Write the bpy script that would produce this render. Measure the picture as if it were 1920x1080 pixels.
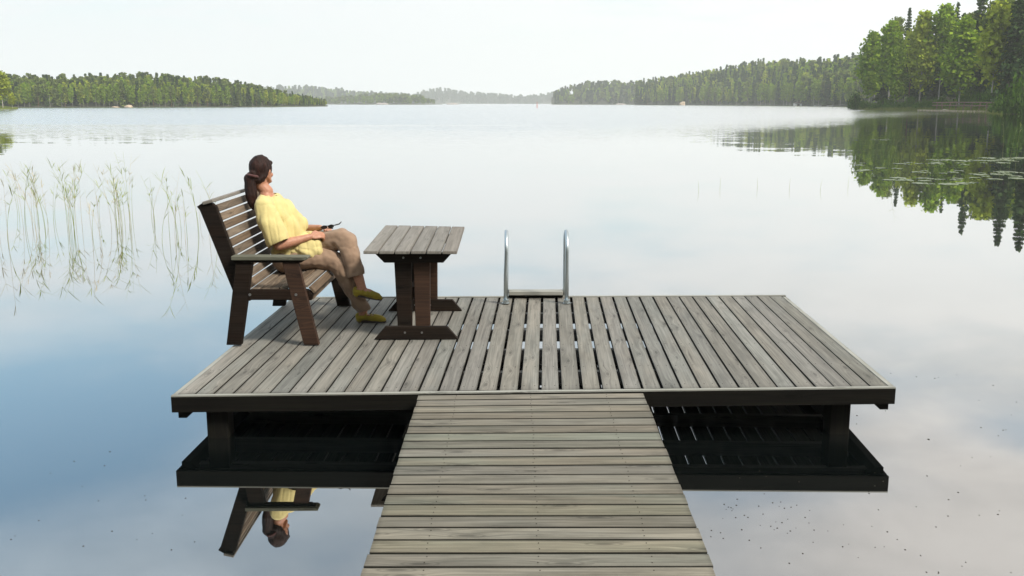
import bpy, bmesh, math, random
import numpy as np
from mathutils import Vector, Matrix, noise as mnoise
random.seed(7); rng = np.random.default_rng(7)
R = math.radians
sc = bpy.context.scene
for o in list(bpy.data.objects): bpy.data.objects.remove(o)
COL = sc.collection

# ---------------------------------------------------------------- camera
CAMH = 2.0
PITCH = math.atan((540 - 193.5) / 1800.0)
cam_d = bpy.data.cameras.new('camera'); cam = bpy.data.objects.new('camera', cam_d); COL.objects.link(cam)
cam_d.sensor_width = 36; cam_d.lens = 36 * 1800 / 1920.0
cam_d.clip_start = 0.05; cam_d.clip_end = 20000
cam.location = (0, 0, CAMH); cam.rotation_euler = (R(90) - PITCH, 0, 0)
sc.camera = cam
# ---------------------------------------------------------------- colour management
sc.view_settings.view_transform = 'Standard'; sc.view_settings.look = 'None'
sc.view_settings.exposure = 0.14; sc.view_settings.gamma = 1
sc.render.engine = 'CYCLES'
sc.cycles.max_bounces = 7; sc.cycles.diffuse_bounces = 3; sc.cycles.glossy_bounces = 4
sc.cycles.transmission_bounces = 3; sc.cycles.volume_bounces = 2; sc.cycles.transparent_max_bounces = 4
sc.cycles.caustics_reflective = False; sc.cycles.caustics_refractive = False
# ---------------------------------------------------------------- sun
SUN_AZ = R(128)      # clockwise from +Y (view direction): to the right and a little behind the viewer
SUN_EL = R(46)
sd = bpy.data.lights.new('sun', 'SUN'); sd.energy = 3.9; sd.angle = R(11); sd.color = (1.0, .93, .82)
so = bpy.data.objects.new('sun', sd); COL.objects.link(so)
sdir = Vector((math.sin(SUN_AZ) * math.cos(SUN_EL), math.cos(SUN_AZ) * math.cos(SUN_EL), math.sin(SUN_EL)))
so.rotation_euler = sdir.to_track_quat('Z', 'Y').to_euler(); so.location = (60, 20, 60)

# ---------------------------------------------------------------- node helper
class NT:
    def __init__(s, tree): s.t = tree; s.n = tree.nodes; s.l = tree.links
    def new(s, typ, **kw):
        n = s.n.new(typ)
        for k, v in kw.items(): setattr(n, k, v)
        return n
    def put(s, sock, v):
        if v is None: return
        if isinstance(v, bpy.types.NodeSocket): s.l.new(v, sock)
        else: sock.default_value = v
    def math(s, op, a, b=None, c=None, clamp=False):
        n = s.new('ShaderNodeMath', operation=op, use_clamp=clamp)
        s.put(n.inputs[0], a); s.put(n.inputs[1], b); s.put(n.inputs[2], c); return n.outputs[0]
    def vmath(s, op, a, b=None):
        n = s.new('ShaderNodeVectorMath', operation=op)
        s.put(n.inputs[0], a); s.put(n.inputs[1], b); return n.outputs[0]
    def mix(s, f, a, b, typ='MIX'):
        n = s.new('ShaderNodeMix', data_type='RGBA', blend_type=typ)
        s.put(n.inputs[0], f)
        s.put(n.inputs[6], a if not isinstance(a, tuple) or len(a) == 4 else (*a, 1))
        s.put(n.inputs[7], b if not isinstance(b, tuple) or len(b) == 4 else (*b, 1)); return n.outputs[2]
    def noise(s, vec, scale, detail=3, rough=.55, dist=0, out='Fac'):
        n = s.new('ShaderNodeTexNoise'); s.put(n.inputs['Vector'], vec); s.put(n.inputs['Scale'], scale)
        n.inputs['Detail'].default_value = detail; n.inputs['Roughness'].default_value = rough
        n.inputs['Distortion'].default_value = dist; return n.outputs[out]
    def ss(s, v, lo, hi, a=0., b=1.):
        n = s.new('ShaderNodeMapRange', interpolation_type='SMOOTHSTEP'); s.put(n.inputs[0], v)
        s.put(n.inputs[1], lo); s.put(n.inputs[2], hi); s.put(n.inputs[3], a); s.put(n.inputs[4], b); return n.outputs[0]
    def lin(s, v, lo, hi, a=0., b=1.):
        n = s.new('ShaderNodeMapRange'); s.put(n.inputs[0], v)
        s.put(n.inputs[1], lo); s.put(n.inputs[2], hi); s.put(n.inputs[3], a); s.put(n.inputs[4], b); return n.outputs[0]
    def comb(s, x, y, z):
        n = s.new('ShaderNodeCombineXYZ'); s.put(n.inputs[0], x); s.put(n.inputs[1], y); s.put(n.inputs[2], z); return n.outputs[0]
    def sep(s, v):
        n = s.new('ShaderNodeSeparateXYZ'); s.put(n.inputs[0], v); return n.outputs

# ---------------------------------------------------------------- world: sky with high thin cloud
w = bpy.data.worlds.new('World'); sc.world = w; w.use_nodes = True
t = NT(w.node_tree); w.node_tree.nodes.clear()
tc = t.new('ShaderNodeTexCoord').outputs['Generated']
X, Y, Z = t.sep(tc)
Z = t.math('ABSOLUTE', Z)
dirv = t.comb(X, Y, Z)
sky = t.new('ShaderNodeTexSky', sky_type='NISHITA', sun_disc=False)
sky.sun_elevation = SUN_EL; sky.sun_rotation = SUN_AZ; sky.dust_density = 1.2; sky.air_density = 1.0; sky.ozone_density = .5
t.l.new(dirv, sky.inputs[0])
el = t.math('MULTIPLY', t.math('ARCSINE', Z), 57.2958)
az = t.math('MULTIPLY', t.math('ARCTAN2', X, Y), 57.2958)
# cloud layer seen in perspective: project the direction on a plane overhead
zc = t.math('ADD', Z, .12)
cp = t.comb(t.math('DIVIDE', X, zc), t.math('DIVIDE', Y, zc), 0.)
n1 = t.noise(t.vmath('ADD', cp, (3.3, 1.7, 0)), 1.15, 5, .52, .35)
n2 = t.noise(t.vmath('ADD', cp, (9.3, 4.7, 0)), 2.6, 4, .55, .2)
# how much cloud: solid haze at the horizon, broken above; clear hole to the left
def blob(a0, e0, aw, ew):
    a = t.math('DIVIDE', t.math('SUBTRACT', az, a0), aw); e = t.math('DIVIDE', t.math('SUBTRACT', el, e0), ew)
    q = t.math('ADD', t.math('MULTIPLY', a, a), t.math('MULTIPLY', e, e))
    return t.math('EXPONENT', t.math('MULTIPLY', q, -1.0))
hole = t.math('MULTIPLY', blob(-29, 17.6, 17, 4.6), .84)
hole2 = t.math('MULTIPLY', blob(12, 21.5, 10, 2.6), .34)
hole3 = t.math('MULTIPLY', blob(30, 17.3, 4, 1.3), .30)
hole4 = t.math('MULTIPLY', blob(-9, 25.5, 8, 4), .20)
hole5 = t.math('MULTIPLY', blob(-8, 13.0, 30, 4.5), .24)
holes = t.math('ADD', t.math('ADD', hole, hole2), t.math('ADD', t.math('ADD', hole3, hole4), hole5))
cov = t.math('ADD', t.math('MULTIPLY', t.math('SUBTRACT', n1, .5), 1.15), t.math('MULTIPLY', t.math('SUBTRACT', n2, .5), .35))
cov = t.math('ADD', cov, .90)
cov = t.math('SUBTRACT', cov, t.math('MULTIPLY', holes, 1.12))
broken = t.ss(cov, .12, .98)
hz = t.ss(el, 2.5, 12.0, 1., 0.)
M = t.math('MAXIMUM', broken, hz)
# cloud brightness: milky at the horizon and to the right, greyer and slightly peach higher up
cw = t.ss(az, -30, 30)
ccol_h = t.mix(cw, (.82, .868, .892), (.96, .972, .955))
ccol_u = t.mix(cw, (.64, .77, .87), (.98, .93, .875))
shade = t.ss(n2, .3, .7, .84, 1.08)
ccol_u = t.mix(1., ccol_u, t.comb(shade, shade, shade), 'MULTIPLY')
ccol = t.mix(t.ss(el, 7., 18.), ccol_h, ccol_u)
# behind and overhead
bg1 = t.new('ShaderNodeBackground'); t.l.new(t.mix(1., sky.outputs[0], (.80, 1.04, 1.0, 1), 'MULTIPLY'), bg1.inputs[0]); bg1.inputs[1].default_value = .15
bg2 = t.new('ShaderNodeBackground'); t.l.new(ccol, bg2.inputs[0]); bg2.inputs[1].default_value = 1.0
ms = t.new('ShaderNodeMixShader'); t.l.new(M, ms.inputs[0]); t.l.new(bg1.outputs[0], ms.inputs[1]); t.l.new(bg2.outputs[0], ms.inputs[2])
wo = t.new('ShaderNodeOutputWorld'); t.l.new(ms.outputs[0], wo.inputs[0])

# ---------------------------------------------------------------- geometry helpers
CP, SP = math.cos(PITCH), math.sin(PITCH)
def ray(px, py):
    a = (px - 960) / 1800.; b = (540 - py) / 1800.
    return Vector((a, CP + b * SP, -SP + b * CP))
WZ = -.026                                 # water level
def G(px, py, z=WZ):                       # survey: where a sight line meets height z
    d = ray(px, py); return Vector((0, 0, CAMH)) + d * ((z - CAMH) / d.z)
def V(px, py, y):                          # where a sight line meets the vertical plane at distance y
    d = ray(px, py); return Vector((0, 0, CAMH)) + d * (y / d.y)
def tag(o, label=None, cat=None, group=None, kind=None):
    if label: o['label'] = label
    if cat: o['category'] = cat
    if group: o['group'] = group
    if kind: o['kind'] = kind
    return o
def empty(name, loc=(0, 0, 0), rz=0.):
    o = bpy.data.objects.new(name, None); COL.objects.link(o); o.location = loc; o.rotation_euler = (0, 0, rz)
    o.empty_display_size = .2; return o
def link(name, me, mats, parent=None, smooth=False, local=False):
    o = bpy.data.objects.new(name, me); COL.objects.link(o)
    for m in (mats if isinstance(mats, (list, tuple)) else [mats]):
        if m is not None: me.materials.append(m)
    if smooth: me.polygons.foreach_set('use_smooth', [True] * len(me.polygons))
    if parent:
        o.parent = parent
        if not local: me.transform(Matrix.Translation(-parent_world(parent)))
    return o
def parent_world(p):
    v = Vector(p.location)
    while p.parent: p = p.parent; v += Vector(p.location)
    return v
def rebase(o):                              # put a single-mesh thing's origin at its own base
    me = o.data; n = len(me.vertices); a = np.empty(n * 3); me.vertices.foreach_get('co', a); a = a.reshape(-1, 3)
    c = Vector(((a[:, 0].min() + a[:, 0].max()) / 2, (a[:, 1].min() + a[:, 1].max()) / 2, a[:, 2].min()))
    me.transform(Matrix.Translation(-c)); o.location = c; return o

class MB:
    """collects wooden pieces, tubes, plates; build() links them as ONE mesh object"""
    def __init__(s): s.v = []; s.f = []; s.uv = []; s.mi = []; s.e = {}
    def hexa(s, top, bot, mi=0, along=None, side=None):
        # top: 4 points counter-clockwise seen from above; bot the same below; grain runs from top[0] to top[1]... along = 0 or 1
        top = [Vector(p) for p in top]; bot = [Vector(p) for p in bot]
        b = len(s.v); s.v += top + bot
        P = top + bot
        e0 = (top[1] - top[0]); e1 = (top[3] - top[0]); e2 = (top[0] - bot[0])
        L = [e0.length, e1.length, e2.length]
        g = along if along is not None else L.index(max(L))
        ax = [e0, e1, e2][g].normalized()
        ru, rv = random.uniform(0, 400), random.uniform(0, 400)
        o0 = P[0]
        for fi, q in enumerate(((0, 1, 2, 3), (7, 6, 5, 4), (0, 4, 5, 1), (1, 5, 6, 2), (2, 6, 7, 3), (3, 7, 4, 0))):
            if fi == 0: s.e[len(s.f)] = g
            s.f.append([b + i for i in q]); s.mi.append(mi if fi < 2 or side is None else side)
            nrm = (P[q[1]] - P[q[0]]).cross(P[q[2]] - P[q[1]]).normalized()
            if abs(nrm.dot(ax)) > .8:
                a1 = [e0, e1, e2][(g + 1) % 3].normalized(); a2 = nrm.cross(a1)
                s.uv += [(((P[i] - o0).dot(a1)) * .3 + ru + fi * 3, (P[i] - o0).dot(a2) + rv) for i in q]
            else:
                sd_ = nrm.cross(ax).normalized()
                s.uv += [((P[i] - o0).dot(ax) + ru, (P[i] - o0).dot(sd_) + rv + fi * .37) for i in q]
    def box(s, x0, x1, y0, y1, z0, z1, mi=0, along=None):
        s.hexa([(x0, y0, z1), (x1, y0, z1), (x1, y1, z1), (x0, y1, z1)], [(x0, y0, z0), (x1, y0, z0), (x1, y1, z0), (x0, y1, z0)], mi, along)
    def beam(s, p0, p1, wdir, wd, th, mi=0):
        # straight piece p0->p1 (centre line), width along wdir, thickness across
        p0 = Vector(p0); p1 = Vector(p1); ax = (p1 - p0).normalized(); wv = Vector(wdir); wv = (wv - ax * wv.dot(ax)).normalized()
        tv = ax.cross(wv); a = wv * wd / 2; c = tv * th / 2
        s.hexa([p0 - a + c, p1 - a + c, p1 + a + c, p0 + a + c], [p0 - a - c, p1 - a - c, p1 + a - c, p0 + a - c], mi, 0)
    def prism(s, poly, y0, y1, mi=0, axis='y'):
        # polygon in x,z extruded along y
        b = len(s.v); n = len(poly)
        area = sum(poly[i][0] * poly[(i + 1) % n][1] - poly[(i + 1) % n][0] * poly[i][1] for i in range(n))
        if area < 0: poly = poly[::-1]
        mk = (lambda x, z, y: Vector((x, y, z))) if axis == 'y' else (lambda x, z, y: Vector((y, x, z)))
        s.v += [mk(x, z, y0) for x, z in poly] + [mk(x, z, y1) for x, z in poly]
        ru, rv = random.uniform(0, 400), random.uniform(0, 400)
        fs = [list(range(n)), list(range(2 * n - 1, n - 1, -1))] + [[i, i + n, (i + 1) % n + n, (i + 1) % n] for i in range(n)]
        for k, q in enumerate(fs):
            if axis != 'y': q = q[::-1]
            s.f.append([b + i for i in q]); s.mi.append(mi)
            for i in q:
                p = s.v[b + i]
                if k < 2: s.uv.append((p.x + p.y * (axis != 'y') + ru, p.z + rv))
                else: s.uv.append((p.x + p.y + ru, p.z + rv + k * .3))
    def tube(s, pts, rad, n=10, mi=0, caps=True):
        pts = [Vector(p) for p in pts]; m = len(pts)
        rs = rad if isinstance(rad, (list, tuple)) else [rad] * m
        b = len(s.v); prev = None
        for i, p in enumerate(pts):
            tg = (pts[min(i + 1, m - 1)] - pts[max(i - 1, 0)]).normalized()
            if prev is None:
                ref = Vector((0, 0, 1)) if abs(tg.z) < .9 else Vector((1, 0, 0)); u = tg.cross(ref).normalized()
            else: u = (prev - tg * prev.dot(tg)).normalized()
            prev = u; v = tg.cross(u)
            for k in range(n):
                a = 2 * math.pi * k / n; s.v.append(p + (u * math.cos(a) + v * math.sin(a)) * rs[i])
        for i in range(m - 1):
            for k in range(n):
                k2 = (k + 1) % n
                s.f.append([b + i * n + k, b + i * n + k2, b + (i + 1) * n + k2, b + (i + 1) * n + k]); s.mi.append(mi)
                s.uv += [(i * .1, k / n), (i * .1, (k + 1) / n), (i * .1 + .1, (k + 1) / n), (i * .1 + .1, k / n)]
        if caps:
            for q in ([b + k for k in range(n)][::-1], [b + (m - 1) * n + k for k in range(n)]):
                s.f.append(q); s.mi.append(mi); s.uv += [(0, 0)] * n
    def disc(s, c, r, nrm=(0, 0, 1), n=8, mi=0, h=.002):
        c = Vector(c); nv = Vector(nrm).normalized(); s.tube([c, c + nv * h], r, n, mi)
    def mesh(s, name):
        me = bpy.data.meshes.new(name); me.from_pydata([tuple(v) for v in s.v], [], s.f)
        me.polygons.foreach_set('material_index', s.mi)
        uv = me.uv_layers.new(name='UVMap'); uv.data.foreach_set('uv', [c for p in s.uv for c in p])
        ev = []
        for i, q in enumerate(s.f):
            g = s.e.get(i)
            ev += [.5, .5] * len(q) if g is None else ([0, 0, 1, 0, 1, 1, 0, 1] if g == 0 else [0, 0, 0, 1, 1, 1, 1, 0])
        uv2 = me.uv_layers.new(name='Edge'); uv2.data.foreach_set('uv', ev); me.update(); return me
    def build(s, name, mats, parent=None, smooth=False, bevel=0):
        o = link(name, s.mesh(name), mats, parent, smooth)
        if bevel:
            m = o.modifiers.new('bevel', 'BEVEL'); m.width = bevel; m.segments = 1; m.limit_method = 'ANGLE'; m.angle_limit = R(40)
        return o

# ---------------------------------------------------------------- materials
def newmat(name):
    m = bpy.data.materials.new(name); m.use_nodes = True; m.node_tree.nodes.clear(); return m, NT(m.node_tree)
def finish(m, t, bsdf):
    o = t.new('ShaderNodeOutputMaterial'); t.l.new(bsdf, o.inputs[0]); return m
def pbr(t, col, rough=.6, normal=None, **kw):
    b = t.new('ShaderNodeBsdfPrincipled'); t.put(b.inputs['Base Color'], col if not isinstance(col, tuple) else (*col, 1)[:4])
    t.put(b.inputs['Roughness'], rough)
    if normal is not None: t.l.new(normal, b.inputs['Normal'])
    for k, v in kw.items(): t.put(b.inputs[k.replace('_', ' ')], v)
    return b.outputs[0]
def bump(t, h, dist, strength=1.):
    n = t.new('ShaderNodeBump'); t.put(n.inputs['Height'], h); n.inputs['Distance'].default_value = dist; n.inputs['Strength'].default_value = strength
    return n.outputs[0]
def wood(name, light, dark, var=.22, tints=None, knot=1., rough=.75, stain=.5, spec=.3, knotcol=.42, edge=.22):
    m, t = newmat(name)
    uvn = t.new('ShaderNodeUVMap'); uvn.uv_map = 'UVMap'; uv = uvn.outputs[0]; u, v, _ = t.sep(uv)
    evn = t.new('ShaderNodeUVMap'); evn.uv_map = 'Edge'; eu, ev, _ = t.sep(evn.outputs[0])
    rnd = t.new('ShaderNodeNewGeometry').outputs['Random Per Island']
    r2 = t.math('FRACT', t.math('MULTIPLY', rnd, 37.7)); r3 = t.math('FRACT', t.math('MULTIPLY', rnd, 91.3))
    # knots: sparse cells; grain lines bend round them
    kv = t.comb(t.math('MULTIPLY', u, 2.1), t.math('MULTIPLY', v, 8.5), rnd)
    vo = t.new('ShaderNodeTexVoronoi', feature='F1', voronoi_dimensions='2D'); t.l.new(kv, vo.inputs['Vector']); vo.inputs['Scale'].default_value = 1.
    vo.inputs['Randomness'].default_value = 1.
    kd = vo.outputs['Distance']; sel = t.sep(vo.outputs['Color'])[0]
    has = t.ss(sel, .45, .5)
    near = t.math('MULTIPLY', t.ss(kd, .05, .42, 1., 0.), has)
    v2 = t.math('ADD', v, t.math('MULTIPLY', near, .022 * knot))
    g1 = t.noise(t.comb(t.math('MULTIPLY', u, 1.6), t.math('MULTIPLY', v2, 75.), rnd), 1., 3, .6)
    g2 = t.noise(t.comb(t.math('MULTIPLY', u, 5.), t.math('MULTIPLY', v2, 240.), rnd), 1., 2, .6)
    br = t.noise(t.comb(t.math('MULTIPLY', u, 1.3), t.math('MULTIPLY', v2, 9.), rnd), 1., 3, .6)
    ring = t.noise(t.comb(t.math('MULTIPLY', u, .7), t.math('MULTIPLY', v2, 32.), rnd), 1., 1, .5)
    rg = t.math('PINGPONG', t.math('MULTIPLY', ring, 9.), 1.)
    f = t.math('ADD', t.math('MULTIPLY', g1, .55), t.math('MULTIPLY', g2, .25))
    f = t.math('ADD', f, t.math('MULTIPLY', rg, .16)); f = t.math('ADD', f, t.math('MULTIPLY', br, .35))
    f = t.ss(f, .42, .92)
    col = t.mix(f, dark, light)
    if tints:
        tn = t.noise(t.comb(t.math('MULTIPLY', u, 1.1), t.math('MULTIPLY', v, 5.), t.math('MULTIPLY', rnd, 9.)), 1., 3, .6)
        for k, (tc_, amt) in enumerate(tints):
            sel2 = t.math('FRACT', t.math('ADD', t.math('MULTIPLY', rnd, 13.1 * (k + 1)), .31 * k))
            fac = t.math('MULTIPLY', t.ss(t.math('ADD', t.math('MULTIPLY', tn if k % 2 == 0 else t.math('SUBTRACT', 1., tn), .9), t.math('MULTIPLY', sel2, .5)), .55, .95), amt)
            col = t.mix(fac, col, t.mix(1., col, (*tc_, 1), 'MULTIPLY'))
    val = t.math('ADD', t.math('MULTIPLY', r2, 2 * var), 1 - var)
    blot = t.noise(t.comb(t.math('MULTIPLY', u, 3.), t.math('MULTIPLY', v, 12.), rnd), 1., 4, .65)
    val = t.math('MULTIPLY', val, t.ss(blot, .25, .55, 1 - .5 * stain, 1.0))
    crack = t.noise(t.comb(t.math('MULTIPLY', u, 1.2), t.math('MULTIPLY', v2, 45.), t.math('ADD', rnd, 5.)), 1., 2, .5)
    val = t.math('MULTIPLY', val, t.ss(crack, .68, .74, 1., .62))
    # worn, damp-darkened arrises and board ends
    ed = t.math('ABSOLUTE', t.math('SUBTRACT', ev, .5)); en = t.noise(t.comb(t.math('MULTIPLY', u, 6.), t.math('MULTIPLY', rnd, 50.), 0.), 1., 3, .6)
    ed = t.math('ADD', ed, t.math('MULTIPLY', t.math('SUBTRACT', en, .5), .16))
    val = t.math('MULTIPLY', val, t.ss(ed, .34, .50, 1., 1 - edge))
    eu2 = t.math('ADD', t.math('ABSOLUTE', t.math('SUBTRACT', eu, .5)), t.math('MULTIPLY', t.math('SUBTRACT', g1, .5), .03))
    val = t.math('MULTIPLY', val, t.ss(eu2, .480, .50, 1., 1 - edge))
    kn = t.math('MULTIPLY', t.ss(kd, .05, .12, 1., 0.), has)
    kr = t.math('MULTIPLY', t.ss(t.math('ABSOLUTE', t.math('SUBTRACT', kd, .15)), .0, .03, 1., 0.), has)
    val = t.math('MULTIPLY', val, t.math('SUBTRACT', 1., t.math('MULTIPLY', t.math('MAXIMUM', kn, t.math('MULTIPLY', kr, .6)), knotcol * knot)))
    col = t.mix(1., col, t.comb(val, val, val), 'MULTIPLY')
    hgt = t.math('ADD', t.math('MULTIPLY', g1, .5), t.math('MULTIPLY', crack, -.3))
    return finish(m, t, pbr(t, col, rough, bump(t, hgt, .0012, .6), Specular_IOR_Level=spec))
def plain(name, col, rough=.6, metal=0., nscale=30, namt=.12, bumpd=0., spec=.5):
    m, t = newmat(name); tcn = t.new('ShaderNodeTexCoord').outputs['Object']
    n = t.noise(tcn, nscale, 4, .6); v = t.lin(n, .3, .7, 1 - namt, 1 + namt)
    c = t.mix(1., (*col, 1), t.comb(v, v, v), 'MULTIPLY')
    return finish(m, t, pbr(t, c, rough, bump(t, n, bumpd) if bumpd else None, Metallic=metal, Specular_IOR_Level=spec))

M_DECK = wood('weathered_grey_decking', (.262, .257, .236), (.145, .144, .132), .17, [((1.03, .97, .88), .55), ((.94, .98, .95), .4), ((1.05, .97, .93), .4)], stain=.45)
M_WALK = wood('weathered_walkway_planks', (.238, .230, .200), (.118, .116, .099), .17, [((1.05, .96, .84), .6), ((.86, .96, .86), .6), ((1.06, .97, .90), .6)], stain=.6)
M_SIDE = wood('gap_shade_board_sides', (.030, .030, .023), (.012, .012, .010), .25)  # near-black board sides: the shade inside the gaps put into the colour
M_JOIST = wood('pale_joist_wood', (.36, .35, .32), (.24, .23, .21), .1)
M_FASCIA = wood('shaded_fascia_wood', (.014, .013, .010), (.007, .0065, .006), .2, [((.9, 1.05, .8), .8)], spec=.08)  # shade on the boards facing the viewer put into a near-black colour
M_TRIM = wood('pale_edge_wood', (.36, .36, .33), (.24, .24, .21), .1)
M_FRAME = wood('shade_dark_brown_frame', (.020, .015, .0115), (.008, .006, .005), .25, [((1.4, .9, .6), .6)], knotcol=.5, spec=.12)  # brown frame, darkened in its base colour to stand for unlit fronts
M_LEGW = wood('reddish_brown_leg', (.062, .031, .018), (.022, .012, .008), .3, [((.5, .45, .4), .9)], knotcol=.5)  # redder and lighter than the frame wood
M_SLAT = wood('weathered_brown_slats', (.225, .178, .132), (.10, .077, .058), .22, [((1.1, .95, .8), .7), ((.9, .95, 1.0), .5)], stain=.6)
M_TTOP = wood('grey_weathered_tabletop', (.270, .255, .230), (.165, .153, .136), .08, [((1.05, .98, .92), .5)], stain=.2, knot=.6)
M_ARM = wood('grey_green_armrest_wood', (.16, .16, .12), (.08, .08, .06), .1)
M_STEEL = plain('brushed_steel', (.54, .60, .63), .38, 1., 60, .06)
M_BOLT = plain('galvanised_bolt', (.30, .30, .30), .4, .8)
M_NAIL = plain('rusty_nail', (.035, .028, .02), .7, .2)

# ---------------------------------------------------------------- water
def water_mat():
    m, t = newmat('lake_water')
    pos = t.new('ShaderNodeNewGeometry').outputs['Position']; x, y, z = t.sep(pos)
    # where the breeze ruffles the lake: beyond a line that runs back towards the right shore
    xr = t.math('MAXIMUM', x, 0.)
    lim = t.math('ADD', t.math('ADD', 46., t.math('MULTIPLY', xr, 1.45)), t.ss(x, -20., 0., 16., 0.))
    wob = t.noise(t.comb(t.math('MULTIPLY', x, .012), t.math('MULTIPLY', y, .03), 0.), 1., 3, .5)
    d = t.math('SUBTRACT', t.math('ADD', y, t.math('MULTIPLY', t.math('SUBTRACT', wob, .5), 26.)), lim)
    rough = t.ss(d, -14., 40.)
    streak = t.noise(t.comb(t.math('MULTIPLY', x, .006), t.math('MULTIPLY', y, .05), 3.), 1., 2, .5)
    calm2 = t.math('MULTIPLY', t.ss(streak, .60, .68), t.ss(y, 72., 110., 1., 0.))      # a glassy lane inside the ruffled water
    rough = t.math('MULTIPLY', rough, t.math('SUBTRACT', 1., t.math('MULTIPLY', calm2, .8)))
    wv = t.noise(t.comb(t.math('MULTIPLY', x, 1.1), t.math('MULTIPLY', y, 2.6), 0.), 1., 3, .6, out='Color')
    wl = t.noise(t.comb(t.math('MULTIPLY', x, .35), t.math('MULTIPLY', y, 1.0), 5.), 1., 2, .5, out='Color')
    wf = t.noise(t.comb(t.math('MULTIPLY', x, 2.5), t.math('MULTIPLY', y, 6.), 9.), 1., 2, .6, out='Color')
    # near water is a mirror, a slight swell grows with distance
    sw = t.math('ADD', .0016, t.math('MULTIPLY', t.ss(y, 12., 60.), .0115))
    rr = t.math('MULTIPLY', rough, .40)
    def cen(c): return t.vmath('SUBTRACT', c, (.5, .5, .5))
    def scl(v, f):
        n = t.new('ShaderNodeVectorMath', operation='SCALE'); t.l.new(v, n.inputs[0]); t.put(n.inputs[3], f); return n.outputs[0]
    v = t.vmath('ADD', scl(cen(wv), sw), scl(cen(wl), sw))
    v = t.vmath('ADD', v, scl(cen(wf), rr))
    nx, ny, _ = t.sep(v)
    ny = t.math('SUBTRACT', ny, t.math('MULTIPLY', rough, .045))      # ripple faces turned to the viewer dominate at grazing sight
    nrm = t.vmath('NORMALIZE', t.comb(t.math('MULTIPLY', nx, .6), ny, 1.))
    fr = t.new('ShaderNodeFresnel'); fr.inputs[0].default_value = 1.333; t.l.new(nrm, fr.inputs['Normal'])
    fac = t.math('POWER', fr.outputs[0], .28)
    gl = t.new('ShaderNodeBsdfGlossy'); gl.inputs['Color'].default_value = (1, 1, 1, 1)
    t.put(gl.inputs['Roughness'], t.math('ADD', .012, t.math('MULTIPLY', rough, .14))); t.l.new(nrm, gl.inputs['Normal'])
    df = t.new('ShaderNodeBsdfDiffuse'); df.inputs['Color'].default_value = (.004, .006, .006, 1)
    mx = t.new('ShaderNodeMixShader'); t.l.new(fac, mx.inputs[0]); t.l.new(df.outputs[0], mx.inputs[1]); t.l.new(gl.outputs[0], mx.inputs[2])
    return finish(m, t, mx.outputs[0])
mb = MB(); me = bpy.data.meshes.new('water'); me.from_pydata([(-3900, -190, WZ), (3900, -190, WZ), (3900, 5400, WZ), (-3900, 5400, WZ)], [], [(0, 1, 2, 3)])
tag(link('water', me, water_mat()), 'calm lake mirroring the pale sky, ruffled farther out', 'lake', kind='structure')
# lake bed and the land the lake lies in
me = bpy.data.meshes.new('ground'); me.from_pydata([(-3950, -195, -.9), (3950, -195, -.9), (3950, 5450, -.9), (-3950, 5450, -.9)], [], [(0, 1, 2, 3)])
tag(link('ground', me, plain('lake_bed', (.05, .045, .035), .9)), 'dark lake bed under the water', 'ground', kind='structure')

# ---------------------------------------------------------------- bathing platform
FL, FR = G(320, 742, .267), G(1680, 726, .313)
BL, BR = G(548, 558, .275), G(1472, 554, .300)
def bil(u, v, dz=0.):     # u across, v depth
    p = (FL * (1 - u) + FR * u) * (1 - v) + (BL * (1 - u) + BR * u) * v; return Vector((p.x, p.y, p.z + dz))
plat = tag(empty('platform', (.15, 7.0, 0.)), 'wide grey plank bathing platform on short piles, at the end of the walkway', 'jetty')
NP = 37; W = (FR - FL).length; FT = .035
mb = MB(); tot = 0; wd = []
for i in range(NP):
    f = i / (NP - 1)
    gap = .0115 + .0105 * math.exp(-((f - .52) / .16) ** 2) - (.0035 if f > .90 else 0)
    if f < .33: gap = .0095
    wd.append((random.uniform(.97, 1.03), gap))
tot = W - .06; plk = (tot - sum(g for _, g in wd)) / sum(a for a, _ in wd)
pos = .03; joists_v = [.04, .19, .39, .60, .81, .955]
for i, (a, g) in enumerate(wd):
    u0 = pos / W; u1 = (pos + a * plk) / W; pos += a * plk + g
    v0 = FT / 2.95 + random.uniform(-.001, .001); v1 = 1 - random.uniform(.002, .006)
    z0, z1, z2, z3 = [random.uniform(-.0015, .0015) for _ in range(4)]
    du = random.uniform(-.0004, .0004)
    top = [bil(u0 + du, v0, z0), bil(u1 + du, v0, z1), bil(u1 - du, v1, z2), bil(u0 - du, v1, z3)]
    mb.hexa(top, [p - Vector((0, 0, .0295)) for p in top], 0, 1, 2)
    for jv in joists_v:
        for k in (.22, .78):
            c = bil(u0 + (u1 - u0) * k + random.uniform(-.001, .001), jv + random.uniform(-.002, .002), .0006); mb.disc(c, .0035, n=6, mi=1)
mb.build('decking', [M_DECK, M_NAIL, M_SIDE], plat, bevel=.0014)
# joists across, under the boards
for jv in joists_v:
    mb = MB(); a, b = bil(.02, jv, -.031), bil(.98, jv, -.031); hw = .024
    mb.hexa([a + Vector((0, -hw, 0)), b + Vector((0, -hw, 0)), b + Vector((0, hw, 0)), a + Vector((0, hw, 0))],
            [a + Vector((0, -hw, -.09)), b + Vector((0, -hw, -.09)), b + Vector((0, hw, -.09)), a + Vector((0, hw, -.09))], 0, 0)
    mb.build('joist', M_JOIST, plat)
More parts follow.
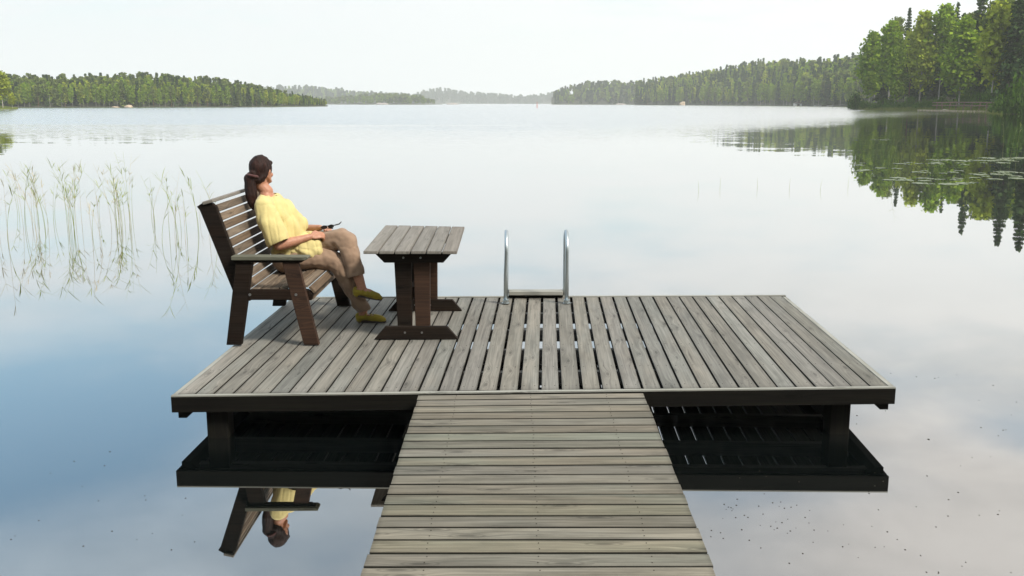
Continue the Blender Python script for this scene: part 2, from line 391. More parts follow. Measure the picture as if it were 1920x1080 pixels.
# fascia boards: lit top edge and shaded face put into their colours
def fascia(a, b, out, name, hgt=.105, th=.032, off=0.):
    mb = MB(); o = Vector(out).normalized(); a = a + o * off; b = b + o * off
    i0, i1 = a - o * th, b - o * th
    top = [a, b, i1, i0]
    if (b - a).cross(i0 - a).z < 0: top = [b, a, i0, i1]
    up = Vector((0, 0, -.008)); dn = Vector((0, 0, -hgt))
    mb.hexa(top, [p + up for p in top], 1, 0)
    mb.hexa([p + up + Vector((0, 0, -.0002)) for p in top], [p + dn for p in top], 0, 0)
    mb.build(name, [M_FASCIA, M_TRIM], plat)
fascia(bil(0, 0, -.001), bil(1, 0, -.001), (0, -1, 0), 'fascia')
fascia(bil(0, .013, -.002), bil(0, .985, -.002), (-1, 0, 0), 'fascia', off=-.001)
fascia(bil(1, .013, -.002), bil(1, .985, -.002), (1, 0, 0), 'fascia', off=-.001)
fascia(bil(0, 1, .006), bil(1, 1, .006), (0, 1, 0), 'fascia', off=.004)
# side bearers with chamfered foot, running the depth of the platform
for u, sgn in ((0., 1), (1., -1)):
    mb = MB()
    for a, b in ((0, 1),):
        p0 = bil(u, .012, -.107); p1 = bil(u, .99, -.107); x0 = sgn * .025
        pr = [(x0, 0), (x0, -.045), (x0 + sgn * .05, -.045), (x0 + sgn * .10, 0)]
        q0 = [p0 + Vector((dx, 0, dz)) for dx, dz in pr]; q1 = [p1 + Vector((dx, 0, dz)) for dx, dz in pr]
        bb = len(mb.v); mb.v += q0 + q1
        fs = [[0, 1, 2, 3], [7, 6, 5, 4]] + [[i, i + 4, (i + 1) % 4 + 4, (i + 1) % 4] for i in range(4)]
        if sgn < 0: fs = [f[::-1] for f in fs]
        for q in fs: mb.f.append([bb + i for i in q]); mb.mi.append(0); mb.uv += [(mb.v[bb + i].y, mb.v[bb + i].z) for i in q]
    mb.build('bearer', M_FASCIA, plat)
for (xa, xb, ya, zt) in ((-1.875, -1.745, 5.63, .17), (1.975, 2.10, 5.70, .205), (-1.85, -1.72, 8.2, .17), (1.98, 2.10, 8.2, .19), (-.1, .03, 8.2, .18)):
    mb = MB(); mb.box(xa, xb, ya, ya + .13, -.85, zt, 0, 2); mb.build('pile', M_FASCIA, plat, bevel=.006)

# ---------------------------------------------------------------- walkway
wk = tag(empty('walkway', (.1, 2.5, 0.)), 'long walkway of cross planks leading out to the platform', 'walkway')
WFL, WFR = G(785, 740, .281), G(1206, 736, .293); WNL, WNR = G(677, 1080, .257), G(1344, 1080, .243)
WFL.y -= .012; WFR.y -= .012
def wpt(u, dist):         # dist measured back from the platform edge
    k = dist / (WFL.y - WNL.y)
    l = WFL + (WNL - WFL) * k; r_ = WFR + (WNR - WFR) * k
    if k > 1: l.z = WNL.z; r_.z = WNR.z
    return l * (1 - u) + r_ * u
mb = MB(); d = 0.002; i = 0
while d < 9.0:
    wdt = .0990 if i else .085; g = random.uniform(.0120, .0155)
    e0, e1 = random.uniform(-.0025, .0025), random.uniform(-.0025, .0025); zj = [random.uniform(-.0015, .0015) for _ in range(4)]
    sk = random.uniform(-.0015, .0015)
    top = [wpt(e0, d + wdt + sk), wpt(1 + e1, d + wdt - sk), wpt(1 + e1, d - sk), wpt(e0, d + sk)]
    top = [Vector((p.x, p.y, p.z + q)) for p, q in zip(top, zj)]
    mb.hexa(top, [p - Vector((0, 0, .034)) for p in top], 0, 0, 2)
    for u in (.17, .5, .83):
        for k in (.25, .75):
            p = wpt(u + random.uniform(-.004, .004), d + wdt * k); mb.disc((p.x, p.y, p.z + .0012), .0032, n=6, mi=1)
    d += wdt + g; i += 1
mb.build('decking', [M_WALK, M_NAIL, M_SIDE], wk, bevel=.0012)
for u in (.05, .5, .95):
    mb = MB(); a, b, c = wpt(u, 0.02), wpt(u, 2.25), wpt(u, 9.0)
    for p, q in ((a, b), (b, c)): mb.beam(p + Vector((0, 0, -.085)), q + Vector((0, 0, -.085)), (0, 0, 1), .105, .05)
    mb.build('stringer', M_FASCIA, wk)
for dd in (1.6, 4.6, 7.6):
    for u in (.03, .97):
        p = wpt(u, dd); mb = MB(); mb.box(p.x - .05, p.x + .05, p.y - .05, p.y + .05, -.85, p.z - .14, 0, 2); mb.build('pile', M_FASCIA, wk)

DZ = .2835      # deck level below bench and table
# ---------------------------------------------------------------- bench
bench = tag(empty('bench', (-1.75, 7.42, DZ)), 'weathered slatted garden bench with dark frame and armrests, facing right', 'bench')
def backx(z): return -1.900 - .335 * (z - .68)
def sideframe(y0, sg):    # y0 outer face, sg +1: inner side lies at larger y
    th = .045
    ya, yb = sorted((y0, y0 + sg * th))
    mb = MB(); mb.prism([(-2.065, DZ), (-1.955, DZ), (-1.845, .885), (-1.965, .885)], ya, yb); mb.build('leg', M_FRAME, bench, bevel=.003)
    mb = MB(); mb.prism([(-1.505, DZ), (-1.395, DZ), (-1.52, .885), (-1.635, .885)], ya, yb); mb.build('leg', M_LEGW if sg > 0 else M_FRAME, bench, bevel=.003)
    ra, rb = sorted((y0 + sg * .002, y0 + sg * .040))
    mb = MB(); mb.prism([(-1.895, .615), (-1.575, .615), (-1.59, .690), (-1.875, .690)], ra, rb); mb.build('side_rail', M_FRAME, bench, bevel=.003)
    mb = MB(); mb.prism([(-1.98, .886), (-1.50, .886), (-1.47, .905), (-1.98, .905)], ya + .004, yb - .002); mb.build('arm_support', M_FRAME, bench)
    aa, ab = sorted((y0 - sg * .022, y0 + sg * .078))
    mb = MB(); mb.prism([(-1.99, .9055), (-1.465, .9055), (-1.445, .918), (-1.447, .932), (-1.99, .936)], aa, ab); mb.build('armrest', M_ARM, bench, bevel=.004)
    # raking back post, inside the legs
    pa, pb = sorted((y0 + sg * .0455, y0 + sg * .092))
    lo, hi = .60, 1.285
    mb = MB(); mb.prism([(-1.985, lo), (-1.885, lo), (backx(hi) + .006, hi - .005), (backx(hi) - .02, hi + .018), (-2.19, hi + .022), (-2.232, hi - .004), (-2.212, hi - .03)], pa, pb); mb.build('back_post', M_FRAME, bench, bevel=.003)
    # seat bearer, curved top
    mb = MB(); mb.prism([(-1.96, .618), (-1.50, .600), (-1.445, .605), (-1.435, .650), (-1.47, .680), (-1.54, .688), (-1.62, .674), (-1.72, .655), (-1.80, .646), (-1.90, .650), (-1.96, .66)], pa, pb); mb.build('seat_bearer', M_FRAME, bench, bevel=.002)
    for bx, bz in ((-1.875, .655), (-1.545, .655)):
        mb = MB(); mb.disc((bx, y0, bz), .010, (0, -sg, 0), 8, h=.005); mb.build('bolt', M_BOLT, bench)
sideframe(6.735, 1); sideframe(8.135, -1)
YA, YB = 6.783, 8.087
mb = MB()
prof = [(-1.925, .677, .02), (-1.853, .664, -.02), (-1.781, .660, .03), (-1.709, .669, .14), (-1.637, .686, .22), (-1.566, .701, .12), (-1.497, .701, -.18), (-1.438, .670, -.85)]
for (px_, pz_, an) in prof:
    wv = Vector((math.cos(an), 0, math.sin(an))); j = [random.uniform(-.004, .004) for _ in range(2)]
    mb.beam((px_, YA - .004 + j[0], pz_ + .012), (px_, YB + j[1], pz_ + .012), wv, .060, .022)
mb.build('seat', M_SLAT, bench, bevel=.003)
mb = MB()
sl = Vector((backx(1.3) - backx(.65), 0, .65)).normalized()
ns = 10
for k in range(ns):
    z = .705 + k * .0620; x = backx(z) - .010
    mb.beam((x, YA + .046 + random.uniform(-.001, .003), z), (x, YB - .046 + random.uniform(-.003, .001), z), sl, .0545, .022)
mb.build('backrest', M_SLAT, bench, bevel=.003)
mb = MB()
mb.beam((backx(1.3) - .040, YA - .02, 1.314), (backx(1.3) - .040, YB + .02, 1.314), (1, 0, .25), .078, .024)
mb.build('top_rail', M_TTOP, bench, bevel=.004)
mb = MB(); mb.beam((-1.455, 6.83, .625), (-1.455, 8.04, .625), (0, 0, 1), .05, .022); mb.build('front_apron', M_SLAT, bench)

# ---------------------------------------------------------------- table
table = tag(empty('table', (-.72, 7.5, DZ)), 'small trestle table with six grey planks on dark brown legs, right of the bench', 'table')
TZ = .955
c0, c1, c2, c3 = G(680, 471, TZ), G(858, 471, TZ), G(872, 425, TZ), G(722, 422, TZ)
mb = MB()
for k in range(6):
    u0 = (k + .03) / 6; u1 = (k + .955) / 6; j = [random.uniform(-.006, .006) for _ in range(2)]
    a = c0.lerp(c1, u0); b = c0.lerp(c1, u1); c = c3.lerp(c2, u1); d_ = c3.lerp(c2, u0)
    a.y += j[0]; b.y += j[0]; c.y += j[1]; d_.y += j[1]
    top = [a, b, c, d_]; mb.hexa(top, [p - Vector((0, 0, .022)) for p in top], 0, 1)
mb.build('tabletop', M_TTOP, table, bevel=.0035)
mb = MB()
for a, b, i in ((c0, c1, 1), ):
    pass
def trestle(y, xo):
    mb = MB(); mb.prism([(-1.00 + xo, TZ - .023), (-.435 + xo, TZ - .023), (-.50 + xo, TZ - .095), (-.93 + xo, TZ - .095)], y - .022, y + .022); mb.build('crossbar', M_FRAME, table, bevel=.003)
    for (xa, xb, xc, xd, m) in ((-.865, -.735, -.845, -.742, M_FRAME), (-.722, -.60, -.715, -.608, M_LEGW)):
        mb = MB(); mb.prism([(xc + xo, DZ + .005), (xd + xo, DZ + .005), (xb + xo, TZ - .0235), (xa + xo, TZ - .0235)], y + .0225, y + .066); mb.build('leg', m, table, bevel=.003)
    mb = MB(); mb.prism([(-1.018 + xo, DZ + .003), (-.398 + xo, DZ + .003), (-.478 + xo, DZ + .098), (-.935 + xo, DZ + .098)], y - .022, y + .022); mb.build('foot', M_FRAME, table, bevel=.003)
    for bx, bz in ((-.79, DZ + .055), (-.665, DZ + .055), (-.79, TZ - .058), (-.665, TZ - .058)):
        mb = MB(); mb.disc((bx + xo, y - .0225, bz), .008, (0, -1, 0), 8, h=.004); mb.build('bolt', M_BOLT, table)
trestle(6.915, 0.); trestle(7.90, -.022)
mb = MB(); mb.beam((-.735, 6.985, .62), (-.752, 7.875, .62), (0, 0, 1), .085, .035); mb.build('stretcher', M_LEGW, table)

# ---------------------------------------------------------------- bathing ladder
lad = tag(empty('ladder', (.21, 8.3, .29)), 'steel bathing ladder with two looped handrails and a wooden top step', 'ladder')
for x0, x1 in ((-.055, -.048), (.474, .474)):
    pts = []; yb = 8.16; zt = .90; rr = .16
    pts += [(x0, yb, .295), (x0, yb, .55), (x1, yb, zt - rr)]
    for k in range(1, 12):
        a = math.pi * k / 12; pts.append((x1, yb + rr - rr * math.cos(a), zt - rr + rr * math.sin(a)))
    pts += [(x1, yb + 2 * rr, zt - rr), (x1 - (.0), yb + 2 * rr, .4), (x1, yb + 2 * rr + .06, .1), (x1, yb + 2 * rr + .06, -.7)]
    mb = MB(); mb.tube(pts, .0175, 14); h = mb.build('handrail', M_STEEL, lad, smooth=True)
    mb = MB(); mb.tube([(x0, yb, .296), (x0, yb, .300)], .034, 16); mb.tube([(x0, yb, .30), (x0, yb, .325)], .027, 14); mb.build('flange', M_STEEL, lad)
    mb = MB(); mb.box(x0 - .012, x0 + .012, yb + .02, yb + .05, .30, .43, 0); mb.build('bracket', M_STEEL, lad, bevel=.003)
mb = MB(); mb.box(-.03, .455, 8.385, 8.50, .318, .352, 0, 0); mb.build('top_step', M_TRIM, lad, bevel=.004)
mb = MB(); mb.box(-.03, .455, 8.40, 8.49, .297, .3175, 0, 0); mb.build('step_support', M_FASCIA, lad)
for z in (-.05, -.3):
    mb = MB(); mb.box(-.03, .455, 8.50, 8.57, z, z + .03, 0, 0); mb.build('rung', M_TTOP, lad)

# ================================================================ person
def ring_solid(rings):
    """closed tube through rings of points (list of lists of Vector) -> verts, faces"""
    n = len(rings[0]); v = [p for r_ in rings for p in r_]; f = []
    for i in range(len(rings) - 1):
        for k in range(n):
            k2 = (k + 1) % n; f.append((i * n + k, i * n + k2, (i + 1) * n + k2, (i + 1) * n + k))
    f.append(tuple(range(n))[::-1]); f.append(tuple((len(rings) - 1) * n + k for k in range(n)))
    return v, f
class Flesh:
    """overlapping closed solids melted into one continuous surface"""
    def __init__(s): s.v = []; s.f = []
    def add(s, v, f): b = len(s.v); s.v += v; s.f += [tuple(b + i for i in q) for q in f]
    def cap(s, p0, r0, p1, r1, flat=1., fdir=None, n=16):
        p0, p1 = Vector(p0), Vector(p1); ax = (p1 - p0); L = ax.length; ax.normalize()
        ref = Vector(fdir) if fdir else (Vector((0, 0, 1)) if abs(ax.z) < .9 else Vector((1, 0, 0)))
        w_ = (ref - ax * ref.dot(ax)).normalized(); u_ = ax.cross(w_)
        rings = []
        for k in range(1, 7):
            a = math.pi / 2 * k / 6; rings.append((p0 - ax * r0 * math.cos(a), r0 * math.sin(a)))
        m = max(1, int(L / .02))
        for k in range(1, m): rings.append((p0.lerp(p1, k / m), r0 + (r1 - r0) * k / m))
        for k in range(6, 0, -1):
            a = math.pi / 2 * k / 6; rings.append((p1 + ax * r1 * math.cos(a), r1 * math.sin(a)))
        rr = [[c + (u_ * math.cos(2 * math.pi * j / n) + w_ * math.sin(2 * math.pi * j / n) * flat) * r_ for j in range(n)] for c, r_ in rings]
        s.add(*ring_solid(rr))
    def chain(s, pts, flat=1., fdir=None):
        for (a, ra), (b, rb) in zip(pts[:-1], pts[1:]): s.cap(a, ra, b, rb, flat, fdir)
    def ell(s, c, ax, rad, n=20):
        # ax: three orthogonal directions, rad: three radii
        c = Vector(c); A = [Vector(a).normalized() for a in ax]; rings = []
        for i in range(1, n):
            th = math.pi * i / n
            rings.append([c + A[0] * rad[0] * math.sin(th) * math.cos(2 * math.pi * j / n) + A[1] * rad[1] * math.sin(th) * math.sin(2 * math.pi * j / n) - A[2] * rad[2] * math.cos(th) for j in range(n)])
        s.add(*ring_solid(rings))
    def melt(s, name, voxel, smooth=4, disp=None, parent=None, mats=None):
        me = bpy.data.meshes.new(name); me.from_pydata([tuple(v) for v in s.v], [], s.f)
        bm = bmesh.new(); bm.from_mesh(me)
        # make every solid face outwards
        bmesh.ops.recalc_face_normals(bm, faces=bm.faces); bm.to_mesh(me); bm.free()
        o = bpy.data.objects.new(name, me); COL.objects.link(o)
        m = o.modifiers.new('r', 'REMESH'); m.mode = 'VOXEL'; m.voxel_size = voxel
        m2 = o.modifiers.new('s', 'SMOOTH'); m2.factor = .5; m2.iterations = smooth
        dg = bpy.context.evaluated_depsgraph_get(); dg.update()
        me2 = bpy.data.meshes.new_from_object(o.evaluated_get(dg)); me2.name = name
        bpy.data.objects.remove(o); bpy.data.meshes.remove(me)
        if disp:
            n = len(me2.vertices); co = np.empty(n * 3); me2.vertices.foreach_get('co', co); co = co.reshape(-1, 3)
            no = np.empty(n * 3); me2.vertex_normals.foreach_get('vector', no); no = no.reshape(-1, 3)
            for i in range(n):
                dlt = disp(Vector(co[i]), Vector(no[i]))
                co[i] += np.array(dlt) if isinstance(dlt, Vector) else no[i] * dlt
            me2.vertices.foreach_set('co', co.ravel()); me2.update()
        me2.materials.clear()
        return link(name, me2, mats, parent, smooth=True)
def fab(name, col, rough=.85, sc_=400, dark=.8, sheen=.2):
    m, t = newmat(name); o = t.new('ShaderNodeTexCoord').outputs['Object']
    n = t.noise(o, sc_, 2, .6); b = t.noise(o, 9, 4, .6)
    v = t.math('MULTIPLY', t.lin(n, .3, .7, .93, 1.05), t.lin(b, .3, .7, dark, 1.08))
    c = t.mix(1., (*col, 1), t.comb(v, v, v), 'MULTIPLY')
    return finish(m, t, pbr(t, c, rough, bump(t, n, .0006, .5), Specular_IOR_Level=.2, Sheen_Weight=sheen))
def skin_mat():
    m, t = newmat('skin'); o = t.new('ShaderNodeTexCoord').outputs['Object']
    n = t.noise(o, 40, 4, .6); c = t.mix(t.ss(n, .3, .7), (.42, .195, .12), (.51, .26, .17))
    return finish(m, t, pbr(t, c, .5, None, Subsurface_Weight=.12, Subsurface_Radius=(.01, .004, .002), Subsurface_Scale=.5))
M_SKIN = skin_mat()
M_SHIRT = fab('yellow_cotton', (.66, .56, .25), dark=.86)
M_TROUS = fab('beige_brown_cotton', (.31, .212, .148), dark=.85)
M_SHOE = fab('mustard_suede', (.38, .29, .035), rough=.7, dark=.65)
M_SOLE = plain('dark_rubber', (.05, .035, .025), .7)
M_GLASS = plain('black_plastic', (.012, .012, .013), .3)
def hair_mat():
    m, t = newmat('dark_brown_hair'); o = t.new('ShaderNodeTexCoord').outputs['Object']; x, y, z = t.sep(o)
    n = t.noise(t.comb(t.math('MULTIPLY', x, 320.), t.math('MULTIPLY', y, 320.), t.math('MULTIPLY', z, 22.)), 1., 3, .6)
    b = t.noise(o, 14, 2, .5)
    c = t.mix(t.ss(n, .35, .7), (.007, .0035, .003), (.040, .017, .013)); c = t.mix(t.ss(b, .45, .65), c, t.mix(1., c, (1.5, 1.2, 1.1, 1), 'MULTIPLY'))
    return finish(m, t, pbr(t, c, .6, bump(t, n, .003, 1.), Specular_IOR_Level=.25))
M_HAIR = hair_mat()

YP = 7.50
person = tag(empty('person', (-1.72, YP, DZ)), 'woman in yellow shirt and beige trousers sitting cross-legged on the bench, looking away', 'person')
def nv(p, s, k=1.): return mnoise.noise(Vector(p) * s) * k
HC = Vector((-1.955, 7.54, 1.472))                       # head centre
yaw = R(70); F_ = Vector((math.cos(yaw), math.sin(yaw), 0)); L_ = Vector((-math.sin(yaw), math.cos(yaw), 0)); U_ = Vector((0, 0, 1))
# slight chin lift
U_ = (U_ + F_ * .05).normalized(); F_ = (F_ - U_ * F_.dot(U_)).normalized()
def hp(f, l, u): return HC + F_ * f + L_ * l + U_ * u
b = Flesh()
# skull, jaw, face
b.ell(hp(-.008, 0, .022), (F_, L_, U_), (.094, .074, .092))
b.ell(hp(.022, 0, -.035), (F_, L_, U_), (.066, .058, .078))
b.cap(hp(.052, 0, -.088), .021, hp(.045, 0, -.075), .026)                   # chin
b.chain([(hp(.045, .042, -.070), .016), (hp(-.015, .062, -.035), .016)]); b.chain([(hp(.045, -.042, -.070), .016), (hp(-.015, -.062, -.035), .016)])
b.chain([(hp(.082, 0, .018), .007), (hp(.098, 0, -.018), .011)]); b.cap(hp(.086, .010, -.024), .008, hp(.086, -.010, -.024), .008)   # nose
b.cap(hp(.078, .030, .030), .008, hp(.082, .008, .030), .008); b.cap(hp(.078, -.030, .030), .008, hp(.082, -.008, .030), .008)        # brows
b.cap(hp(.080, .017, -.050), .0065, hp(.080, -.017, -.050), .0065); b.cap(hp(.078, .013, -.060), .007, hp(.078, -.013, -.060), .007)   # lips
b.ell(hp(.058, .040, -.020), (F_, L_, U_), (.020, .020, .020)); b.ell(hp(.058, -.040, -.020), (F_, L_, U_), (.020, .020, .020))        # cheeks
for s_ in (1, -1):                                                          # ears
    b.ell(hp(-.010, s_ * .074, -.005), ((F_ - L_ * s_ * .0).normalized(), L_, U_), (.018, .010, .031))
    b.cap(hp(-.012, s_ * .080, .018), .007, hp(-.018, s_ * .083, .000), .007); b.cap(hp(-.004, s_ * .075, -.03), .007, hp(-.006, s_ * .076, -.022), .008)
# neck and trunk
NB = Vector((-1.925, 7.52, 1.292))
b.chain([(hp(-.030, 0, -.045), .056), (hp(-.022, 0, -.10), .050), (NB + Vector((.006, 0, .03)), .050), (NB, .060), (NB + Vector((.02, 0, -.06)), .07)])
LEAN = Vector((-.36, 0, 1)).normalized(); FR_ = Vector((1, 0, .36)).normalized(); SD = Vector((0, 1, 0))
b.ell((-1.875, 7.52, 1.10), (FR_, SD, LEAN), (.095, .150, .18)); b.ell((-1.79, 7.52, .88), (FR_, SD, LEAN), (.095, .145, .16)); b.ell((-1.765, 7.52, .83), (FR_, SD, LEAN), (.10, .15, .10))
SR = Vector((-1.915, 7.350, 1.215)); SL = Vector((-1.905, 7.69, 1.22))
b.chain([(SR, .055), (NB + Vector((.01, -.04, -.03)), .045)]); b.chain([(SL, .055), (NB + Vector((.01, .04, -.03)), .045)])
# arms
ER = Vector((-1.785, 7.280, .930)); WR = Vector((-1.560, 7.375, .985)); EL = Vector((-1.70, 7.775, .985)); WL = Vector((-1.530, 7.600, 1.025))
b.chain([(SR, .048), (SR.lerp(ER, .5), .044), (ER, .038)]); b.chain([(ER, .038), (ER.lerp(WR, .3), .040), (ER.lerp(WR, .75), .030), (WR, .0245)])
b.chain([(SL, .048), (SL.lerp(EL, .5), .044), (EL, .038)]); b.chain([(EL, .038), (EL.lerp(WL, .3), .040), (EL.lerp(WL, .75), .030), (WL, .0245)])
# hands: palm, four fingers of different length, thumb; curled round the folded sunglasses
OBJ = Vector((-1.462, 7.475, 1.045))
def hand(wrist, d, side, up, curl, lens=(.070, .078, .073, .058)):
    d = d.normalized(); up = (up - d * up.dot(d)).normalized(); side = (side - d * side.dot(d) - up * side.dot(up)).normalized()
    b.ell(wrist + d * .045, (d, side, up), (.050, .038, .0155))
    b.cap(wrist, .023, wrist + d * .025, .022, .75, tuple(up))
    for k in range(4):
        o_ = (k - 1.5) * .0185; L = lens[k]; base = wrist + d * (.082 - abs(k - 1.2) * .004) + side * o_
        a1 = curl * (.55 + .09 * k); p1 = base + (d * math.cos(a1) - up * math.sin(a1)) * L * .45
        a2 = a1 + curl * .95; p2 = p1 + (d * math.cos(a2) - up * math.sin(a2)) * L * .32
        a3 = a2 + curl * .6; p3 = p2 + (d * math.cos(a3) - up * math.sin(a3)) * L * .24
        b.chain([(base - d * .018, .0095), (base, .0095), (p1, .0088), (p2, .0080), (p3, .0070)])
    t0 = wrist + d * .028 - side * .030; t1 = t0 + (d * .75 - side * .6 - up * .15).normalized() * .034; t2 = t1 + (d * .9 + side * .1 - up * .5).normalized() * .028
    b.chain([(t0 + side * .008, .013), (t0, .0125), (t1, .0105), (t2, .0085)])
hand(WR, Vector((.80, .42, .12)), Vector((.30, -.55, -.75)), Vector((-.25, -.65, .60)), .75)
hand(WL, Vector((.66, -.62, .10)), Vector((-.6, -.5, -.3)), Vector((.05, .25, .95)), .62)
# legs (under the trousers) and feet
b.chain([((-1.74, 7.42, .82), .075), ((-1.39, 7.44, .775), .055), ((-1.30, 7.455, .62), .052), ((-1.185, 7.485, .40), .036), ((-1.192, 7.49, .355), .034)])
b.chain([((-1.72, 7.61, .83), .075), ((-1.325, 7.46, .945), .055), ((-1.270, 7.42, .80), .052), ((-1.205, 7.39, .68), .042), ((-1.182, 7.385, .60), .036), ((-1.175, 7.385, .572), .036)])
b.chain([((-1.20, 7.385, .56), .028), ((-1.12, 7.375, .550), .024), ((-1.065, 7.37, .53), .018)])
b.chain([((-1.205, 7.49, .325), .028), ((-1.12, 7.485, .318), .024), ((-1.05, 7.48, .305), .018)])
b.melt('body', .0048, 3, parent=person, mats=M_SKIN)
# eyes: shallow, closed to a slit from here (only seen from the front)
mb = MB()
for s_ in (1, -1):
    mb = MB(); c = hp(.0735, s_ * .031, .012); mb.tube([c - L_ * .009, c - L_ * .003, c + L_ * .003, c + L_ * .009], [.0035, .006, .006, .0035], 10)
    mb.build('eye', M_GLASS, person, smooth=True)

# hair: cap swept back to a low tail with a band
h = Flesh()
def hell(f, l, u, rf, rl, ru): h.ell(hp(f, l, u), (F_, L_, U_), (rf, rl, ru), 24)
hell(-.020, 0, .034, .100, .084, .098)
hell(-.052, 0, -.015, .060, .066, .085)
for s_ in (1, -1): h.chain([(hp(.052, s_ * .040, .074), .018), (hp(.004, s_ * .062, .056), .020), (hp(-.040, s_ * .064, .020), .020), (hp(-.055, s_ * .055, -.03), .024), (hp(-.085, s_ * .025, -.06), .026)])
h.chain([(hp(.050, 0, .090), .022), (hp(0, 0, .112), .024), (hp(-.06, 0, .095), .03)])
pt = hp(-.104, .006, -.015)
h.chain([(pt + F_ * .03, .034), (pt, .034), (Vector((-2.026, 7.450, 1.425)), .046), (Vector((-2.024, 7.445, 1.36)), .046), (Vector((-2.018, 7.44, 1.30)), .046), (Vector((-2.015, 7.435, 1.250)), .036), (Vector((-2.008, 7.43, 1.205)), .020)])
def hd(p, n):
    q = (p - HC); fwd = q.dot(F_); up = q.dot(U_); out = Vector((0, 0, 0))
    r_ = nv((p.x * 1.0, p.y * 1.0, p.z * .22), 75, .0048) + nv(p, 14, .003)
    # hairline: pull the cap in where the face and the ears are
    return r_
h.melt('hair', .0055, 2, hd, person, M_HAIR)
mb = MB(); c = pt + Vector((-.004, -.004, -.012)); pts = []
a1 = Vector((-.2, -.1, -1)).normalized(); u1 = a1.cross(SD).normalized(); v1 = a1.cross(u1)
for k in range(25):
    a = 2 * math.pi * k / 24; pts.append(c + (u1 * math.cos(a) + v1 * math.sin(a)) * (.036 + .003 * math.sin(7 * a)))
mb.tube(pts, .011, 8); mb.build('hair_band', fab('dusky_rose_cloth', (.11, .05, .05)), person, smooth=True)

# shirt
s = Flesh()
s.ell((-1.848, 7.52, 1.12), (FR_, SD, LEAN), (.140, .178, .175))
s.ell((-1.775, 7.52, 1.00), (FR_, SD, LEAN), (.140, .172, .19))
s.ell((-1.735, 7.52, .875), (FR_, SD, LEAN), (.170, .200, .14))
s.chain([(SR + Vector((.01, .02, .005)), .076), (NB + Vector((.0, -.045, -.035)), .058), (NB + Vector((.0, .045, -.035)), .058), (SL + Vector((.01, -.02, .0)), .076)])
sv = Flesh(); sv.chain([(SR + Vector((.005, .012, -.008)), .078), (Vector((-1.850, 7.305, 1.09)), .090), (Vector((-1.800, 7.290, .975)), .094)], .92, (0, 1, 0))
s.chain([(SL, .072), (Vector((-1.84, 7.735, 1.10)), .080), (Vector((-1.77, 7.755, 1.03)), .085)])
s.chain([((-1.72, 7.44, .88), .11), ((-1.60, 7.42, .875), .100), ((-1.56, 7.42, .865), .09)], .9); s.chain([((-1.72, 7.60, .89), .11), ((-1.545, 7.56, .93), .080)], .9)
s.cap((-1.80, 7.54, 1.19), .075, (-1.69, 7.54, 1.06), .078); s.cap((-1.57, 7.42, .90), .085, (-1.55, 7.56, .92), .08)
def sdisp(p, n):
    # hanging folds: long along the drop of the cloth, and the tension folds from shoulder to waist
    q = p - Vector((-1.86, 7.5, 1.1)); a = q.dot(LEAN); c_ = q.dot(FR_)
    w1 = math.sin((c_ * 1.0 + q.y * .25 - a * .22) * 50 + nv((p.x, p.y, p.z * .4), 4, 2.6)); k = (w1 * .0060 - (1 - abs(w1)) ** 3 * .0070) * max(.25, min(1, 1 - (a - .02) / .16))
    w2 = math.sin((c_ * .8 + a * .6 + q.y * .3) * 38 + nv(p, 4, 2.0)); k += w2 * .0030
    k += nv((p.x * 2.2, p.y * 2.2, p.z * .8), 8, .010)
    if p.z < .90: k += math.sin(p.x * 60 + p.z * 90 + nv(p, 8, 3)) * .004
    return k
so_ = s.melt('shirt', .0075, 3, sdisp, person, M_SHIRT)
sl_ = sv.melt('sleeve', .0075, 3, sdisp, None, M_SHIRT)
# cut the sleeve mouths, the neck and the hem open and turn the edge in
def cut(o, planes):
    bm = bmesh.new(); bm.from_mesh(o.data); off = parent_world(person)
    for co, no, test in planes:
        co = Vector(co) - off; no = Vector(no).normalized()
        fs = [f for f in bm.faces if test(f.calc_center_median() + off)]
        ge = list({e for f in fs for e in f.edges}) + list({v for f in fs for v in f.verts}) + fs
        r_ = bmesh.ops.bisect_plane(bm, geom=ge, plane_co=co, plane_no=no, dist=1e-5)
        kill = [f for f in bm.faces if (f.calc_center_median() - co).dot(no) > 0 and test(f.calc_center_median() + off)]
        bmesh.ops.delete(bm, geom=kill, context='FACES')
    bm.to_mesh(o.data); bm.free()
    so = o.modifiers.new('cloth', 'SOLIDIFY'); so.thickness = .004; so.offset = 0
RS = Vector((-1.800, 7.285, .975))
sl_.data.transform(Matrix.Translation(-parent_world(person)))
cut(sl_, [(RS + Vector((.012, 0, -.028)), (.42, -.12, -.90), lambda p: True)])
sl_.parent = so_
cut(so_, [
    ((-1.77, 7.755, 1.03), (.75, 0, -.6), lambda p: p.y > 7.70 and p.z < 1.12),
    (NB + Vector((.004, 0, .008)), (.12, 0, 1), lambda p: (p - NB).length < .12)])
# trousers
t_ = Flesh()
t_.ell((-1.765, 7.52, .805), (FR_, SD, LEAN), (.14, .168, .125))
t_.chain([((-1.75, 7.425, .815), .106), ((-1.55, 7.43, .812), .090), ((-1.40, 7.44, .785), .078), ((-1.345, 7.445, .745), .080), ((-1.260, 7.465, .55), .066), ((-1.185, 7.485, .395), .058)])
t2_ = Flesh(); t2_.chain([((-1.72, 7.60, .83), .100), ((-1.50, 7.53, .91), .092), ((-1.345, 7.465, .955), .082), ((-1.300, 7.448, .938), .082), ((-1.252, 7.415, .81), .072), ((-1.220, 7.395, .68), .066)])
def tdisp(p, n):
    k = nv((p.x, p.y, p.z), 13, .010) + nv(p, 32, .0035)
    if p.z < .9 and p.x > -1.36: k += math.sin(math.atan2(p.y - 7.42, p.x + 1.26) * 4 + p.z * 5) * .004
    dk = (p - Vector((-1.40, 7.42, .86))).length
    k += math.sin(dk * 95) * .004 * max(0, 1 - dk / .16)
    return k
